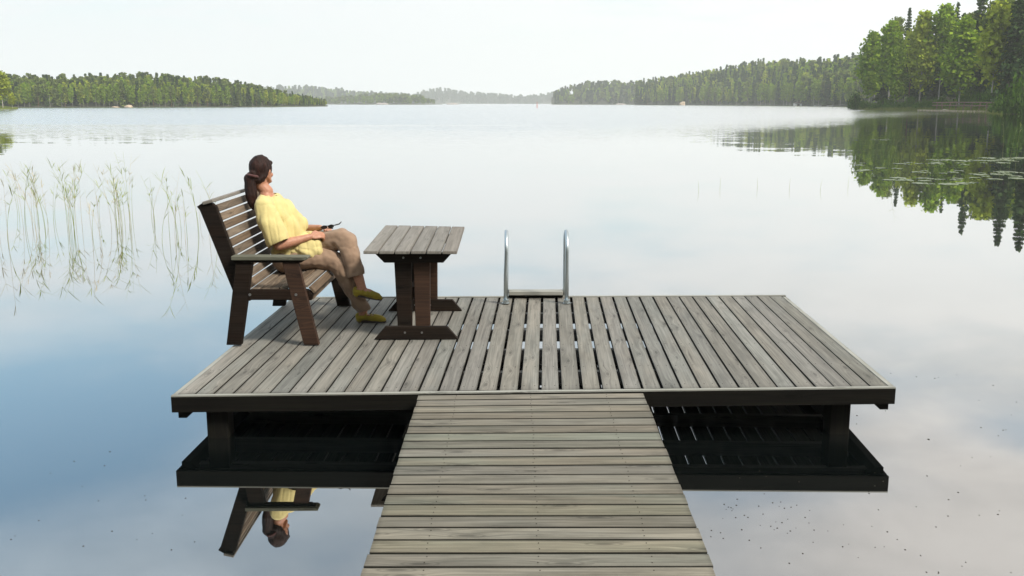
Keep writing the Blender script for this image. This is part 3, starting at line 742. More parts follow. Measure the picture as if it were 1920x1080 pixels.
to_ = t_.melt('trousers', .0075, 3, tdisp, person, M_TROUS)
tl_ = t2_.melt('trouser_leg', .0075, 3, tdisp, None, M_TROUS); tl_.data.transform(Matrix.Translation(-parent_world(person)))
cut(tl_, [((-1.220, 7.395, .675), (.25, -.08, -1), lambda p: p.z < .75)]); tl_.parent = to_
cut(to_, [((-1.185, 7.485, .378), (.2, .0, -1), lambda p: p.z < .42)])
# shoes
def shoe(heel, toe, up=Vector((0, 0, 1))):
    root = Vector(heel); d = (Vector(toe) - root); L = d.length; d.normalize(); sd_ = d.cross(up).normalized(); u = sd_.cross(d)
    f = Flesh(); P = lambda a, l, z: root + d * a * L + sd_ * l + u * z
    f.chain([(P(.10, 0, .034), .036), (P(.36, 0, .036), .035), (P(.62, .002, .030), .039), (P(.82, .0, .022), .035), (P(.91, 0, .017), .025)], .85, tuple(u))
    f.cap(P(.07, 0, .045), .028, P(.10, 0, .02), .032)
    o = f.melt('shoe', .0045, 3, lambda p, n: nv(p, 40, .002), person, [M_SHOE])
    # cut the instep opening
    bm = bmesh.new(); bm.from_mesh(o.data); off = parent_world(person)
    kill = []
    for v in bm.verts:
        q = v.co + off - root; a = q.dot(d) / L; z = q.dot(u); l = q.dot(sd_)
        if .10 < a < .60 and z > .050 and abs(l) < .026: kill.append(v)
    bmesh.ops.delete(bm, geom=kill, context='VERTS'); bm.to_mesh(o.data); bm.free()
    so = o.modifiers.new('thick', 'SOLIDIFY'); so.thickness = .003
    mb = MB(); ring = []
    n = 22; base = []
    for k in range(n):
        a = 2 * math.pi * k / n; ca, sa = math.cos(a), math.sin(a)
        base.append(P(.5 + .52 * ca, sa * (.031 + .007 * ca), 0))
    bb = len(mb.v); mb.v += [p + u * .009 for p in base] + [p - u * .003 for p in base]
    mb.f += [[bb + i for i in range(n)][::-1], [bb + n + i for i in range(n)]] + [[bb + i, bb + (i + 1) % n, bb + n + (i + 1) % n, bb + n + i] for i in range(n)]
    mb.mi += [0] * (n + 2); mb.uv += [(0, 0)] * (2 * n + 4 * n)
    so2 = mb.build('sole', M_SOLE); so2.data.transform(Matrix.Translation(-parent_world(o)));  so2.parent = o
    # straps across the instep
    for a0 in (.33, .50):
        mb = MB(); pts = [P(a0, .035 * math.sin(t0), .034 + .034 * math.cos(t0) * (.75 if a0 > .4 else 1.0)) for t0 in [R(x) for x in range(-80, 81, 16)]]
        mb.tube(pts, .0055, 6); st = mb.build('strap', M_SHOE, smooth=True); st.data.transform(Matrix.Translation(-parent_world(o))); st.parent = o
    return o
shoe((-1.242, 7.385, .522), (-1.022, 7.362, .487), Vector((.12, 0, 1)))
shoe((-1.240, 7.492, DZ + .004), (-1.008, 7.478, DZ + .004))
# sunglasses in her hands
sg = tag(empty('sunglasses', (-1.44, 7.46, 1.03)), 'black sunglasses held in her hands above the crossed knee', 'sunglasses')
o_ = Vector((-1.440, 7.46, 1.050)); dx = Vector((.90, .05, .12)).normalized()
for k in (0, 1):
    mb = MB(); c = o_ + dx * (-.028 + .052 * k); ell = []
    n = 18; up = Vector((-.2, -.35, .9)); up = (up - dx * up.dot(dx)).normalized(); nn = dx.cross(up)
    vs = [c + dx * .024 * math.cos(2 * math.pi * j / n) + up * .015 * math.sin(2 * math.pi * j / n) for j in range(n)]
    bb = 0; mb.v += [p + nn * .0015 for p in vs] + [p - nn * .0015 for p in vs]
    mb.f += [list(range(n)), list(range(n, 2 * n))[::-1]] + [[j, n + j, n + (j + 1) % n, (j + 1) % n] for j in range(n)]; mb.mi += [0] * (n + 2); mb.uv += [(0, 0)] * (6 * n)
    mb.build('lens', M_GLASS, sg)
mb = MB(); mb.tube([o_ - dx * .055 + up * .006, o_ - dx * .028 + up * .015, o_ + up * .008, o_ + dx * .028 + up * .015, o_ + dx * .055 + up * .006], .0035, 8); mb.build('frame', M_GLASS, sg, smooth=True)
mb = MB(); e = o_ + dx * .053 + up * .006; mb.tube([e, e + Vector((.015, .01, .004)), e + Vector((.035, .02, .008)), e + Vector((.052, .02, .026))], [.004, .005, .005, .004], 8); mb.build('temple', M_GLASS, sg, smooth=True)
mb = MB(); e = o_ - dx * .053; mb.tube([e, e + Vector((.03, .03, -.004)), e + Vector((.09, .02, -.008))], .0035, 8); mb.build('temple', M_GLASS, sg, smooth=True)

# ================================================================ shores, trees, water plants
def leafmat(name, col, col2, trans=.27, hue=.12):
    m, t = newmat(name)
    g = t.new('ShaderNodeNewGeometry').outputs['Random Per Island']
    oi = t.new('ShaderNodeObjectInfo').outputs['Random']
    c = t.mix(g, col, col2)
    v = t.math('ADD', t.math('MULTIPLY', t.math('FRACT', t.math('MULTIPLY', g, 71.3)), .5), .75)
    v = t.math('MULTIPLY', v, t.lin(oi, 0, 1, 1 - hue, 1 + hue))
    c = t.mix(1., c, t.comb(v, v, v), 'MULTIPLY')
    d = t.new('ShaderNodeBsdfDiffuse'); t.l.new(c, d.inputs[0])
    tr = t.new('ShaderNodeBsdfTranslucent'); t.l.new(t.mix(1., c, (1.25, 1.2, .7, 1), 'MULTIPLY'), tr.inputs[0])
    mx = t.new('ShaderNodeMixShader'); mx.inputs[0].default_value = trans; t.l.new(d.outputs[0], mx.inputs[1]); t.l.new(tr.outputs[0], mx.inputs[2])
    return finish(m, t, mx.outputs[0])
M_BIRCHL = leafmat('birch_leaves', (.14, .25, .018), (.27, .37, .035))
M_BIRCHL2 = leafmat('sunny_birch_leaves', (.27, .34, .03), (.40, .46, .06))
M_SPRL = leafmat('spruce_needles', (.045, .090, .030), (.085, .145, .042), .22)
M_PINEL = leafmat('pine_needles', (.12, .17, .04), (.18, .23, .055), .25)
M_BUSHL = leafmat('bush_leaves', (.06, .13, .02), (.11, .20, .03))
M_GRASS = leafmat('shore_grass', (.13, .17, .035), (.20, .24, .07), .3)
M_REED = leafmat('reed_stalks', (.30, .40, .10), (.50, .55, .24), .35)
M_REEDP = leafmat('pale_reed_stalks', (.55, .53, .40), (.70, .64, .52), .35)
M_BARKW = plain('white_birch_bark', (.46, .43, .38), .8, nscale=3, namt=.5)
M_BARKS = plain('dark_spruce_bark', (.07, .052, .04), .9, nscale=3, namt=.3)
M_BARKP = plain('orange_pine_bark', (.24, .125, .065), .9, nscale=3, namt=.35)
M_EARTH = plain('shore_earth', (.052, .060, .026), .95, nscale=.3, namt=.35)
M_SAND = plain('pale_sand', (.50, .40, .29), .95, nscale=.8, namt=.25)
M_ROCK = plain('pale_rock', (.40, .36, .33), .9, nscale=.8, namt=.25)
M_PAD = plain('lily_pad_leaf', (.10, .14, .05), .35, nscale=4, namt=.25)
M_SPECK = plain('brown_floating_seed', (.04, .033, .022), .8)
M_PAINTW = plain('white_paint', (.75, .75, .72), .5)
M_RED = plain('red_paint', (.62, .10, .06), .5)
M_LOG = plain('old_brown_timber', (.20, .135, .09), .9, nscale=2, namt=.4)

def cards(P, size, tilt=1.0, aspect=.7):
    """leaf clusters: one small bent quad (two triangles' worth) per point"""
    n = len(P); P = np.asarray(P, float)
    a = rng.normal(size=(n, 3)); a[:, 2] *= tilt; a /= np.linalg.norm(a, axis=1)[:, None]
    b = rng.normal(size=(n, 3)); b -= a * (a * b).sum(1)[:, None]; b /= np.linalg.norm(b, axis=1)[:, None]
    s = size * rng.uniform(.6, 1.35, (n, 1)); a = a * s * .5; b = b * s * .5 * aspect
    v = np.stack([P - a - b * .6, P + a * .9 - b, P + a + b * .7, P - a * .8 + b], 1).reshape(-1, 3)
    f = np.arange(n * 4).reshape(-1, 4); return v, f
def np_mesh(name, v, f, mi=None, mats=()):
    me = bpy.data.meshes.new(name); nv_, nf = len(v), len(f)
    me.vertices.add(nv_); me.vertices.foreach_set('co', np.asarray(v, np.float32).ravel())
    me.loops.add(nf * 4); me.loops.foreach_set('vertex_index', np.asarray(f, np.int32).ravel())
    me.polygons.add(nf); me.polygons.foreach_set('loop_start', np.arange(0, nf * 4, 4, dtype=np.int32))
    if mi is not None: me.polygons.foreach_set('material_index', np.asarray(mi, np.int32))
    for m in mats: me.materials.append(m)
    me.update(calc_edges=True); return me
def tubes_np(lines, n=5):
    """lines: list of (pts, radii) -> verts, quad faces"""
    V_, F_q = [], []; off = 0
    for pts, rs in lines:
        pts = np.array(pts, float); m = len(pts)
        tg = np.gradient(pts, axis=0); tg /= np.linalg.norm(tg, axis=1)[:, None] + 1e-9
        ref = np.array([0., 0, 1]) if abs(tg[0][2]) < .9 else np.array([1., 0, 0])
        u = np.cross(tg, ref); u /= np.linalg.norm(u, axis=1)[:, None] + 1e-9; w_ = np.cross(tg, u)
        a = np.arange(n) * 2 * math.pi / n
        r_ = np.asarray(rs, float)[:, None, None]
        V_.append((pts[:, None, :] + r_ * (u[:, None, :] * np.cos(a)[None, :, None] + w_[:, None, :] * np.sin(a)[None, :, None])).reshape(-1, 3))
        for i in range(m - 1):
            for k in range(n): F_q.append((off + i * n + k, off + i * n + (k + 1) % n, off + (i + 1) * n + (k + 1) % n, off + (i + 1) * n + k))
        off += m * n
    return np.concatenate(V_), np.array(F_q)
def crown_points(kind, h, nq, wf=1.):
    """points of foliage and limb lines for a tree of height h"""
    limbs = []; pts = []
    if kind == 'birch':
        nl = 46 if nq > 1500 else 22; base = rng.choice([.12, .2, .3]) if nq > 1500 else .2
        for i in range(nl):
            t_ = base + (1 - base) * ((i + rng.uniform(0, 1)) / nl) ** .85
            prof = math.sin(math.pi * min(1, ((t_ - base) / (1 - base)) ** .75 * .90 + .10)) ** .7
            rad = h * .132 * wf * prof * rng.uniform(.55, 1.25); a = rng.uniform(0, 2 * math.pi)
            z0 = h * (t_ - .07); tip = np.array([math.cos(a) * rad, math.sin(a) * rad, min(h * .985, h * t_ + rad * .35)])
            limbs.append(([[0, 0, z0], tip * [.55, .55, 1] - [0, 0, rad * .12], tip], [h * .0035, h * .002, h * .0008]))
            m = max(6, int(nq / nl * rng.uniform(.6, 1.4))); rc = h * .037 * (.6 + prof * .7)
            q = rng.normal(size=(m, 3)) * [rc, rc, rc * .85] + tip * [rng.uniform(.5, 1), rng.uniform(.5, 1), 1]
            m2 = m // 3; q[:m2, 2] -= np.abs(rng.normal(size=m2)) * h * .05                      # hanging twigs
            pts.append(q)
        q = rng.normal(size=(nq // 16, 3)) * [h * .02, h * .02, h * .03] + [0, 0, h * .965]; pts.append(q)
    elif kind == 'spruce':
        nt_ = 30 if nq > 1500 else 14
        for i in range(nt_):
            t_ = .07 + .93 * i / nt_; R_ = h * .135 * wf * (1 - t_) ** .82 * rng.uniform(.75, 1.15) + h * .006
            nb = max(4, int(9 * (1 - t_)) + 3)
            for k in range(nb):
                a = 2 * math.pi * (k + rng.uniform(0, .8)) / nb; L = R_ * rng.uniform(.7, 1.2)
                m = max(3, int(nq / nt_ / nb * (0.5 + (1 - t_)))); s_ = rng.uniform(.1, 1, m)
                q = np.stack([np.cos(a) * L * s_, np.sin(a) * L * s_, h * t_ - L * .38 * s_ + L * .18 * s_ ** 2], 1) + rng.normal(size=(m, 3)) * [L * .10, L * .10, L * .05]
                pts.append(q)
                if nq > 1500 and k % 2 == 0: limbs.append(([[0, 0, h * t_], [np.cos(a) * L, np.sin(a) * L, h * t_ - L * .25]], [h * .0018, h * .0006]))
        pts.append(np.stack([rng.normal(size=24) * h * .003, rng.normal(size=24) * h * .003, h * rng.uniform(.95, 1.0, 24)], 1))
    else:                                       # pine
        nl = 24 if nq > 1500 else 12
        for i in range(nl):
            t_ = .50 + .50 * i / nl; prof = (1 - abs((t_ - .72) / .34) ** 2); prof = max(.25, prof)
            a = rng.uniform(0, 2 * math.pi); rad = h * .125 * wf * prof * rng.uniform(.4, 1.2)
            tip = np.array([math.cos(a) * rad, math.sin(a) * rad, h * t_ + rad * .15]); tip[2] = min(tip[2], h * .97)
            limbs.append(([[0, 0, h * (t_ - .03)], tip], [h * .004, h * .001]))
            m = max(6, int(nq / nl)); rc = h * .040
            pts.append(rng.normal(size=(m, 3)) * [rc * 1.15, rc * 1.15, rc * .5] + tip * [.85, .85, 1])
    return np.concatenate(pts), limbs
def tree_meshes(kind, h, nq, size, wf=1., leaf=None):
    P, limbs = crown_points(kind, h, nq, wf)
    v, f = cards(P, size, 1.0 if kind != 'spruce' else .45)
    leaf = leaf or {'birch': M_BIRCHL, 'spruce': M_SPRL, 'pine': M_PINEL}[kind]
    bark = {'birch': M_BARKW, 'spruce': M_BARKS, 'pine': M_BARKP}[kind]
    crown = np_mesh('crown', v, f, None, [leaf])
    bend = rng.normal(size=2) * h * .008
    k = {'birch': .0075, 'spruce': .011, 'pine': .010}[kind]
    tr = [([[0, 0, -.6], [bend[0] * .4, bend[1] * .4, h * .3], [bend[0], bend[1], h * .6], [0, 0, h * .97]], [h * k * 1.15, h * k * .85, h * k * .5, h * k * .08])]
    if nq > 1500: tr += limbs
    v, f = tubes_np(tr, 6 if nq > 1500 else 4); trunk = np_mesh('trunk', v, f, None, [bark])
    return crown, trunk
def joined(kind, h, nq, size, wf=1., leaf=None):
    """low tree as ONE mesh arrays for far woods"""
    P, _ = crown_points(kind, h, nq, wf); v, f = cards(P, size, 1.0 if kind != 'spruce' else .45)
    k = .011; v2, f2 = tubes_np([([[0, 0, -1.5], [0, 0, h * .9]], [h * k, h * k * .2])], 3)
    return np.concatenate([v, v2]), np.concatenate([f, f2 + len(v)]), np.concatenate([np.zeros(len(f), int), np.ones(len(f2), int)])
def set_tree(crown, trunk, name, loc, rz, s, label, cat, group=None):
    t_ = tag(empty(name, loc, rz), label, cat, group); t_.scale = (s, s, s)
    for n_, me in (('trunk', trunk), ('crown', crown)):
        o = bpy.data.objects.new(n_, me); COL.objects.link(o); o.parent = t_
    return t_

# ---- land under the woods: banks described by where their shoreline lies
def at(px, D):                                  # point on the water at survey column px and distance D ahead
    return np.array([(px - 960) / 1800. * (D * CP + CAMH * SP), D])
def land(name, cols, label, mat=M_EARTH, n=70):
    """cols: (column, shore distance, depth of bank, height at the back) -> a sloping shore body"""
    c = np.array(cols, float); xs = np.linspace(c[0, 0], c[-1, 0], n)
    sh = np.interp(xs, c[:, 0], c[:, 1]); dp = np.interp(xs, c[:, 0], c[:, 2]); hg = np.interp(xs, c[:, 0], c[:, 3])
    rows = [(0., -.5), (.005, .1), (.03, .35), (.12, None), (.3, None), (.55, None), (.8, None), (1., None), (1.15, None)]
    v = []
    for fr, z in rows:
        for i, px in enumerate(xs):
            wob = mnoise.noise(Vector((px * .03, fr, sh[i] * .01))) * dp[i] * .02
            x, y = at(px, sh[i] + dp[i] * fr + wob)
            zz = z if z is not None else .35 + hg[i] * math.sin(min(1, fr) * math.pi / 2) ** 1.3 * (1 if fr <= 1 else .8) + mnoise.noise(Vector((px * .02, fr * 3, 2))) * hg[i] * .05
            v.append((x, y, zz))
    f = [(r_ * n + i, r_ * n + i + 1, (r_ + 1) * n + i + 1, (r_ + 1) * n + i) for r_ in range(len(rows) - 1) for i in range(n - 1)]
    o = link(name, np_mesh(name, np.array(v), np.array(f)), mat, smooth=True); tag(o, label, 'shore', kind='structure')
    def ground(px, fr):
        s_, d_, h_ = np.interp(px, c[:, 0], c[:, 1]), np.interp(px, c[:, 0], c[:, 2]), np.interp(px, c[:, 0], c[:, 3])
        x, y = at(px, s_ + d_ * fr); return Vector((x, y, .3 + h_ * math.sin(min(1, fr) * math.pi / 2) ** 1.3))
    return ground
def forest(name, ground, p0, p1, count, hh, mix, nq, size, label, frs=(.02, 1.), keep=None, gappow=1., taper=None):
    """a wood that reads as one mass: many small trees joined"""
    protos = []
    for kind, wgt, leaf in mix:
        for _ in range(3): protos.append((joined(kind, 1.0, nq, size / hh, rng.uniform(.9, 1.25)), kind, wgt, leaf))
    W_ = np.array([float(p[2]) for p in protos]); W_ /= W_.sum(); mats = []
    for p in protos:
        if p[3] not in mats: mats.append(p[3])
    nb = len(mats); mats = mats + [M_BARKS]
    V_, F_q, MI = [], [], []; off = 0
    for i in range(count):
        px = p0 + (p1 - p0) * (i + rng.uniform(-.5, .5)) / count * 1.0 if i % 2 else rng.uniform(p0, p1)
        fr = frs[0] + (frs[1] - frs[0]) * rng.uniform(0, 1) ** gappow
        g = ground(px, fr); k = rng.choice(len(protos), p=W_); (v, f, mi), kind, _, leaf = protos[k]
        h = hh * (taper(px) if taper else 1.) * rng.uniform(.72, 1.12) * (1.08 if kind != 'birch' else .92); a = rng.uniform(0, 6.28)
        ca, sa = math.cos(a), math.sin(a)
        q = np.stack([v[:, 0] * ca - v[:, 1] * sa, v[:, 0] * sa + v[:, 1] * ca, v[:, 2]], 1) * h * np.array([1.0, 1.0, 1.0]) + np.array(g)
        V_.append(q); F_q.append(f + off); MI.append(np.where(mi == 1, nb, mats.index(leaf))); off += len(v)
    o = link(name, np_mesh(name, np.concatenate(V_), np.concatenate(F_q), np.concatenate(MI), mats), None)
    tag(o, label, 'forest', kind='stuff'); return o

BI, SP_, PI_ = M_BIRCHL, M_SPRL, M_PINEL
# left shore
gL = land('left_shore', [(-120, 460, 70, 5), (60, 470, 80, 5.0), (200, 480, 90, 6.), (300, 490, 100, 7.3), (420, 520, 110, 5.0), (500, 550, 100, 2.4), (560, 590, 60, .8), (615, 640, 12, .3)], 'low wooded shore across the lake on the left')
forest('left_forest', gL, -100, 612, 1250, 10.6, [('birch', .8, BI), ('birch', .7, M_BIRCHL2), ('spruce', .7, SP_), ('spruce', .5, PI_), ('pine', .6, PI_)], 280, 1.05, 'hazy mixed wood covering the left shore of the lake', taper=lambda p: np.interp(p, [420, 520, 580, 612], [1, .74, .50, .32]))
# far blue hills behind
gF1 = land('far_ridge', [(500, 2300, 300, 26), (590, 2300, 300, 26), (640, 2300, 300, 20), (720, 2300, 300, 8), (800, 2300, 300, 2)], 'distant blue ridge behind the left headland')
forest('far_ridge_forest', gF1, 480, 790, 260, 19, [('spruce', 1, SP_), ('birch', .6, BI)], 60, 5., 'distant bluish forest on the ridge behind the left headland')
gF2 = land('far_headland', [(585, 1750, 90, .8), (630, 1600, 90, 1.2), (690, 1480, 120, 3), (760, 1450, 120, 2.), (795, 1460, 90, .8), (830, 1560, 20, .3)], 'low far headland with pale rocks in mid lake')
forest('far_headland_forest', gF2, 590, 815, 210, 12.5, [('birch', 1, BI), ('pine', 1, PI_)], 70, 3.4, 'pale green wood on the far headland', taper=lambda p: np.interp(p, [590, 640, 700, 780, 815], [.8, .8, 1, 1, .45]))
gF3 = land('far_hill', [(770, 3100, 300, 6), (800, 3100, 300, 24), (830, 3100, 300, 31), (870, 3100, 300, 17), (940, 3100, 300, 12), (990, 3100, 300, 3), (1035, 3100, 200, 14), (1080, 3100, 200, 18)], 'faint far hill at the end of the lake')
forest('far_hill_forest', gF3, 772, 1070, 280, 20, [('spruce', 1, SP_)], 45, 6.5, 'faint blue forest on the hill at the lake end')
# right shore, middle distance
gR2 = land('right_headland', [(1034, 1500, 150, 12), (1080, 1480, 150, 17), (1150, 1450, 150, 20), (1200, 1420, 150, 16), (1260, 1400, 100, 10)], 'wooded headland right of the lake end')
forest('right_headland_forest', gR2, 1038, 1250, 330, 16.5, [('spruce', 1, SP_), ('pine', .6, PI_), ('birch', .8, BI)], 90, 3., 'bluish wood on the headland right of the lake end', taper=lambda p: np.interp(p, [1036, 1060, 1110], [.6, .8, 1]))
gR1 = land('right_shore', [(1190, 1150, 120, 12), (1300, 1000, 200, 22), (1420, 850, 220, 30), (1500, 730, 200, 24), (1590, 600, 160, 20), (1700, 520, 160, 18), (1850, 500, 160, 18)], 'long wooded shore on the right of the lake')
forest('right_forest', gR1, 1192, 1700, 1250, 16.0, [('birch', 1.0, BI), ('birch', .5, M_BIRCHL2), ('spruce', 1.6, SP_), ('pine', .4, PI_)], 280, 1.5, 'mixed wood rising over the long right shore')
# front ranks of those shores, tree by tree
protoF = {}
for kind in ('birch', 'spruce', 'pine'):
    protoF[kind] = [tree_meshes(kind, 1.0, 520, .055, rng.uniform(.95, 1.25)) for _ in range(3)]
def rank(ground, p0, p1, n, hh, kinds, where, grp, fr=.03, taper=lambda p: 1.):
    for i in range(n):
        px = p0 + (p1 - p0) * (i + rng.uniform(.1, .9)) / n; kind = kinds[rng.integers(len(kinds))]
        c_, t_ = protoF[kind][rng.integers(3)]
        lab = {'birch': 'light green birch in the front rank of the %s', 'spruce': 'dark pointed spruce in the front rank of the %s', 'pine': 'tall pine in the front rank of the %s'}[kind] % where
        q_ = (px - p0) / (p1 - p0); seg = ['leftmost quarter', 'left middle quarter', 'right middle quarter', 'rightmost quarter'][min(3, int(q_ * 4))]
        lab = lab.replace('front rank of the ' + where, 'front rank of the %s, in its %s' % (where, seg)); g_ = '%s trees in the front rank of the %s, %s' % (kind, where, seg)
        set_tree(c_, t_, kind + '_tree', ground(px, fr), rng.uniform(0, 6.28), hh * taper(px) * rng.uniform(.75, 1.1), lab, kind, g_)
rank(gL, -20, 606, 62, 10.2, ['birch', 'birch', 'spruce', 'pine', 'birch'], 'left wood', 'left', taper=lambda p: np.interp(p, [420, 520, 580, 612], [1, .74, .50, .32]))
rank(gR1, 1200, 1590, 46, 17.0, ['birch', 'birch', 'spruce', 'birch', 'spruce', 'pine'], 'right wood', 'right')

# near right shore with the big trees
gN = land('near_right_bank', [(1594, 345, 40, .8), (1610, 318, 50, 1.5), (1660, 292, 70, 3), (1750, 262, 90, 4), (1830, 228, 100, 5), (1880, 196, 110, 5), (1960, 168, 110, 5), (2300, 100, 90, 4)], 'grassy bank of the near right shore')
def px_h(px, top_py, D):                         # height of a tree whose tip is seen at row top_py
    return V(px, top_py, D).z
NT_ = {}
for kind, k in (('birch', 5), ('spruce', 3), ('pine', 2)):
    NT_[kind] = [tree_meshes(kind, 1.0, 3600 if kind == 'birch' else 4200, .036 if kind == 'birch' else .030, rng.uniform(.9, 1.1)) for _ in range(k)]
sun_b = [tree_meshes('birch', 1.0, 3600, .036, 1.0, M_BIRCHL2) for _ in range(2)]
near = [  # kind, column, bank fraction, top row, width factor, label, sunny
 ('birch', 1628, .16, 64, 1.05, 'leafy birch at the tip of the near right shore, lowest crown toward the open lake', 0),
 ('birch', 1664, .18, 46, 1.1, 'birch second from the tip of the near right shore', 0),
 ('birch', 1676, .06, 96, 1.0, 'low leaning birch with reddish lower stems near the shore tip', 0),
 ('spruce', 1692, .75, 16, .8, 'narrow dark spruce whose spire stands above the left birches', 0),
 ('pine', 1671, .80, 34, .6, 'thin treetop just left of the narrow spruce spire', 0),
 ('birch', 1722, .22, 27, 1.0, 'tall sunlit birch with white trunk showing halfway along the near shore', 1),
 ('birch', 1758, .32, 15, 1.0, 'tall pale green birch behind the gap in the middle', 0),
 ('spruce', 1780, .70, 4, .8, 'dark spruce rising between two birches in the middle', 0),
 ('birch', 1797, .14, 38, 1.25, 'broad round topped birch standing in front of the tallest spruces', 0),
 ('spruce', 1822, .40, -36, 1.0, 'massive dark spruce cut off by the top of the picture', 0),
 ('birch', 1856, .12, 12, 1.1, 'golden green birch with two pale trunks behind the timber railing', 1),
 ('pine', 1868, .20, 2, 1.0, 'reddish trunked pine right behind the timber railing', 0),
 ('spruce', 1893, .25, -52, 1.1, 'dark tall spruce above the round bush', 0),
 ('birch', 1905, .35, 34, 1.1, 'high birch crown behind the round bush at the right', 0),
 ('spruce', 1935, .15, -60, 1.2, 'dark spruce at the right edge', 0),
]
for kind, px, fr, top, wf, lab, sunny in near:
    g = gN(px, fr); h = px_h(px, top, g.y) - g.z
    c_, t_ = (sun_b if sunny else NT_[kind])[rng.integers(2 if sunny else len(NT_[kind]))]
    t_ = set_tree(c_, t_, kind + '_tree', g, rng.uniform(0, 6.28), h, lab, kind); t_.scale = (h * wf, h * wf, h)
# fillers behind, dark spruces and birches of the same stand
for i in range(54):
    px = 1632 + (2080 - 1632) * (i + rng.uniform(0, 1)) / 54; fr = rng.uniform(.35, 1.0); g = gN(px, fr)
    prof = np.interp(px, [1632, 1660, 1700, 1760, 1800, 1850, 1920, 2100], [92, 72, 56, 36, 10, 12, -10, -20]); top = prof + rng.uniform(-4, 34)
    kind = 'spruce' if rng.uniform() < .6 else ('birch' if rng.uniform() < .75 else 'pine')
    h = px_h(px, top, g.y) - g.z; c_, t_ = NT_[kind][rng.integers(len(NT_[kind]))]
    set_tree(c_, t_, kind + '_tree', g, rng.uniform(0, 6.28), h, '%s in the shade behind the front trees of the near right shore' % {'spruce': 'dark spruce', 'birch': 'green birch', 'pine': 'slim pine'}[kind], kind, '%s trees filling the back of the near right stand' % kind)
def bush_mesh(n, size, r_=(1, 1, .8)):
    P = []
    for _ in range(14):
        d_ = rng.normal(size=3); d_ /= np.linalg.norm(d_); d_[2] = abs(d_[2]); c_ = d_ * np.array(r_) * rng.uniform(.25, .75)
        P.append(c_ + rng.normal(size=(n // 14, 3)) * np.array(r_) * .20)
    P = np.concatenate(P); P[:, 2] = np.abs(P[:, 2]); v, f = cards(P, size); cr = np_mesh('leaves', v, f, None, [M_BUSHL])
    lines = []
    for _ in range(7):
        a = rng.uniform(0, 6.28); lines.append(([[0, 0, -.2], [math.cos(a) * .25, math.sin(a) * .25, .35], [math.cos(a) * .5, math.sin(a) * .5, .7]], [.025, .016, .006]))
    v, f = tubes_np(lines, 4); return cr, np_mesh('stem', v, f, None, [M_BARKS])
bp = [bush_mesh(1500, .11) for _ in range(3)]
def bush(px, D, w_, h, lab, grp=None, z=.25):
    x, y = at(px, D); t_ = tag(empty('bush', (x, y, z), rng.uniform(0, 6)), lab, 'bush', grp); t_.scale = (w_, w_, h)
    for n_, me in zip(('leaves', 'stem'), bp[rng.integers(3)]):
        o = bpy.data.objects.new(n_, me); COL.objects.link(o); o.parent = t_
bush(1902, 182, 3.6, 8.2, 'big round bush at the water edge on the far right')
bush(1868, 203, 1.9, 3.6, 'small bright green bush left of the big round bush')
bush(1838, 234, 1.8, 3.4, 'small yellow green bush behind the timber railing')
bush(1606, 322, 3.0, 6.5, 'dark bush at the very tip of the near right shore')
for i in range(26):
    px = 1612 + (1790 - 1612) * (i + rng.uniform(0, 1)) / 26; fr = rng.uniform(.04, .12); g = gN(px, fr)
    bush(px, g.y, rng.uniform(1.6, 3.0), rng.uniform(1.8, 5.0), 'undergrowth bush under the birches, %s' % ['nearest the shore tip', 'midway along the near shore', 'closest to the timber railing'][min(2, i // 9)], 'undergrowth bushes on the near right shore, part %s' % 'abc'[min(2, i // 9)], g.z - .2)
for i in range(14):
    px = 1800 + (1960 - 1800) * (i + rng.uniform(0, 1)) / 14; fr = rng.uniform(.16, .4); g = gN(px, fr)
    bush(px, g.y, rng.uniform(2., 3.4), rng.uniform(3, 7.0), 'undergrowth bush in the shade behind the timber railing', 'undergrowth bushes behind the railing', g.z - .2)
# grass fringe along the near bank
P = []
def blades(P, hmin, hmax, w_):
    n = len(P); P = np.asarray(P); a = rng.uniform(0, 6.28, n); h = rng.uniform(hmin, hmax, n); ln = rng.normal(size=(n, 2)) * .22 * h[:, None]
    dx = np.stack([np.cos(a), np.sin(a), np.zeros(n)], 1) * w_; top = P + np.concatenate([ln, h[:, None]], 1)
    v = np.stack([P - dx, P + dx, top + dx * .2, top - dx * .2], 1).reshape(-1, 3); return v, np.arange(n * 4).reshape(-1, 4)
for i in range(9000):
    px = rng.uniform(1600, 1925); g = gN(px, rng.uniform(-.012, .10) if rng.uniform() < .7 else rng.uniform(0, .3)); P.append((g.x, g.y, max(.0, g.z - .35)))
v, f = blades(P, .35, 1.0, .09)
tag(link('shore_grass', np_mesh('shore_grass', v, f), M_GRASS), 'bright grass and sedge fringing the near right bank', 'grass', kind='stuff')
# rushes standing in the shallows before the bank
P = []
for i in range(5200):
    px = rng.uniform(1612, 1880); D = np.interp(px, [1594, 1610, 1660, 1750, 1830, 1880], [345, 318, 292, 262, 228, 196]) - abs(rng.normal()) * 12; x, y = at(px, D); P.append((x, y, -.05))
v, f = blades(P, .25, .75, .022)
tag(link('shore_rushes', np_mesh('shore_rushes', v, f), M_GRASS), 'thin rushes in the shallows before the near right bank', 'rushes', kind='stuff')
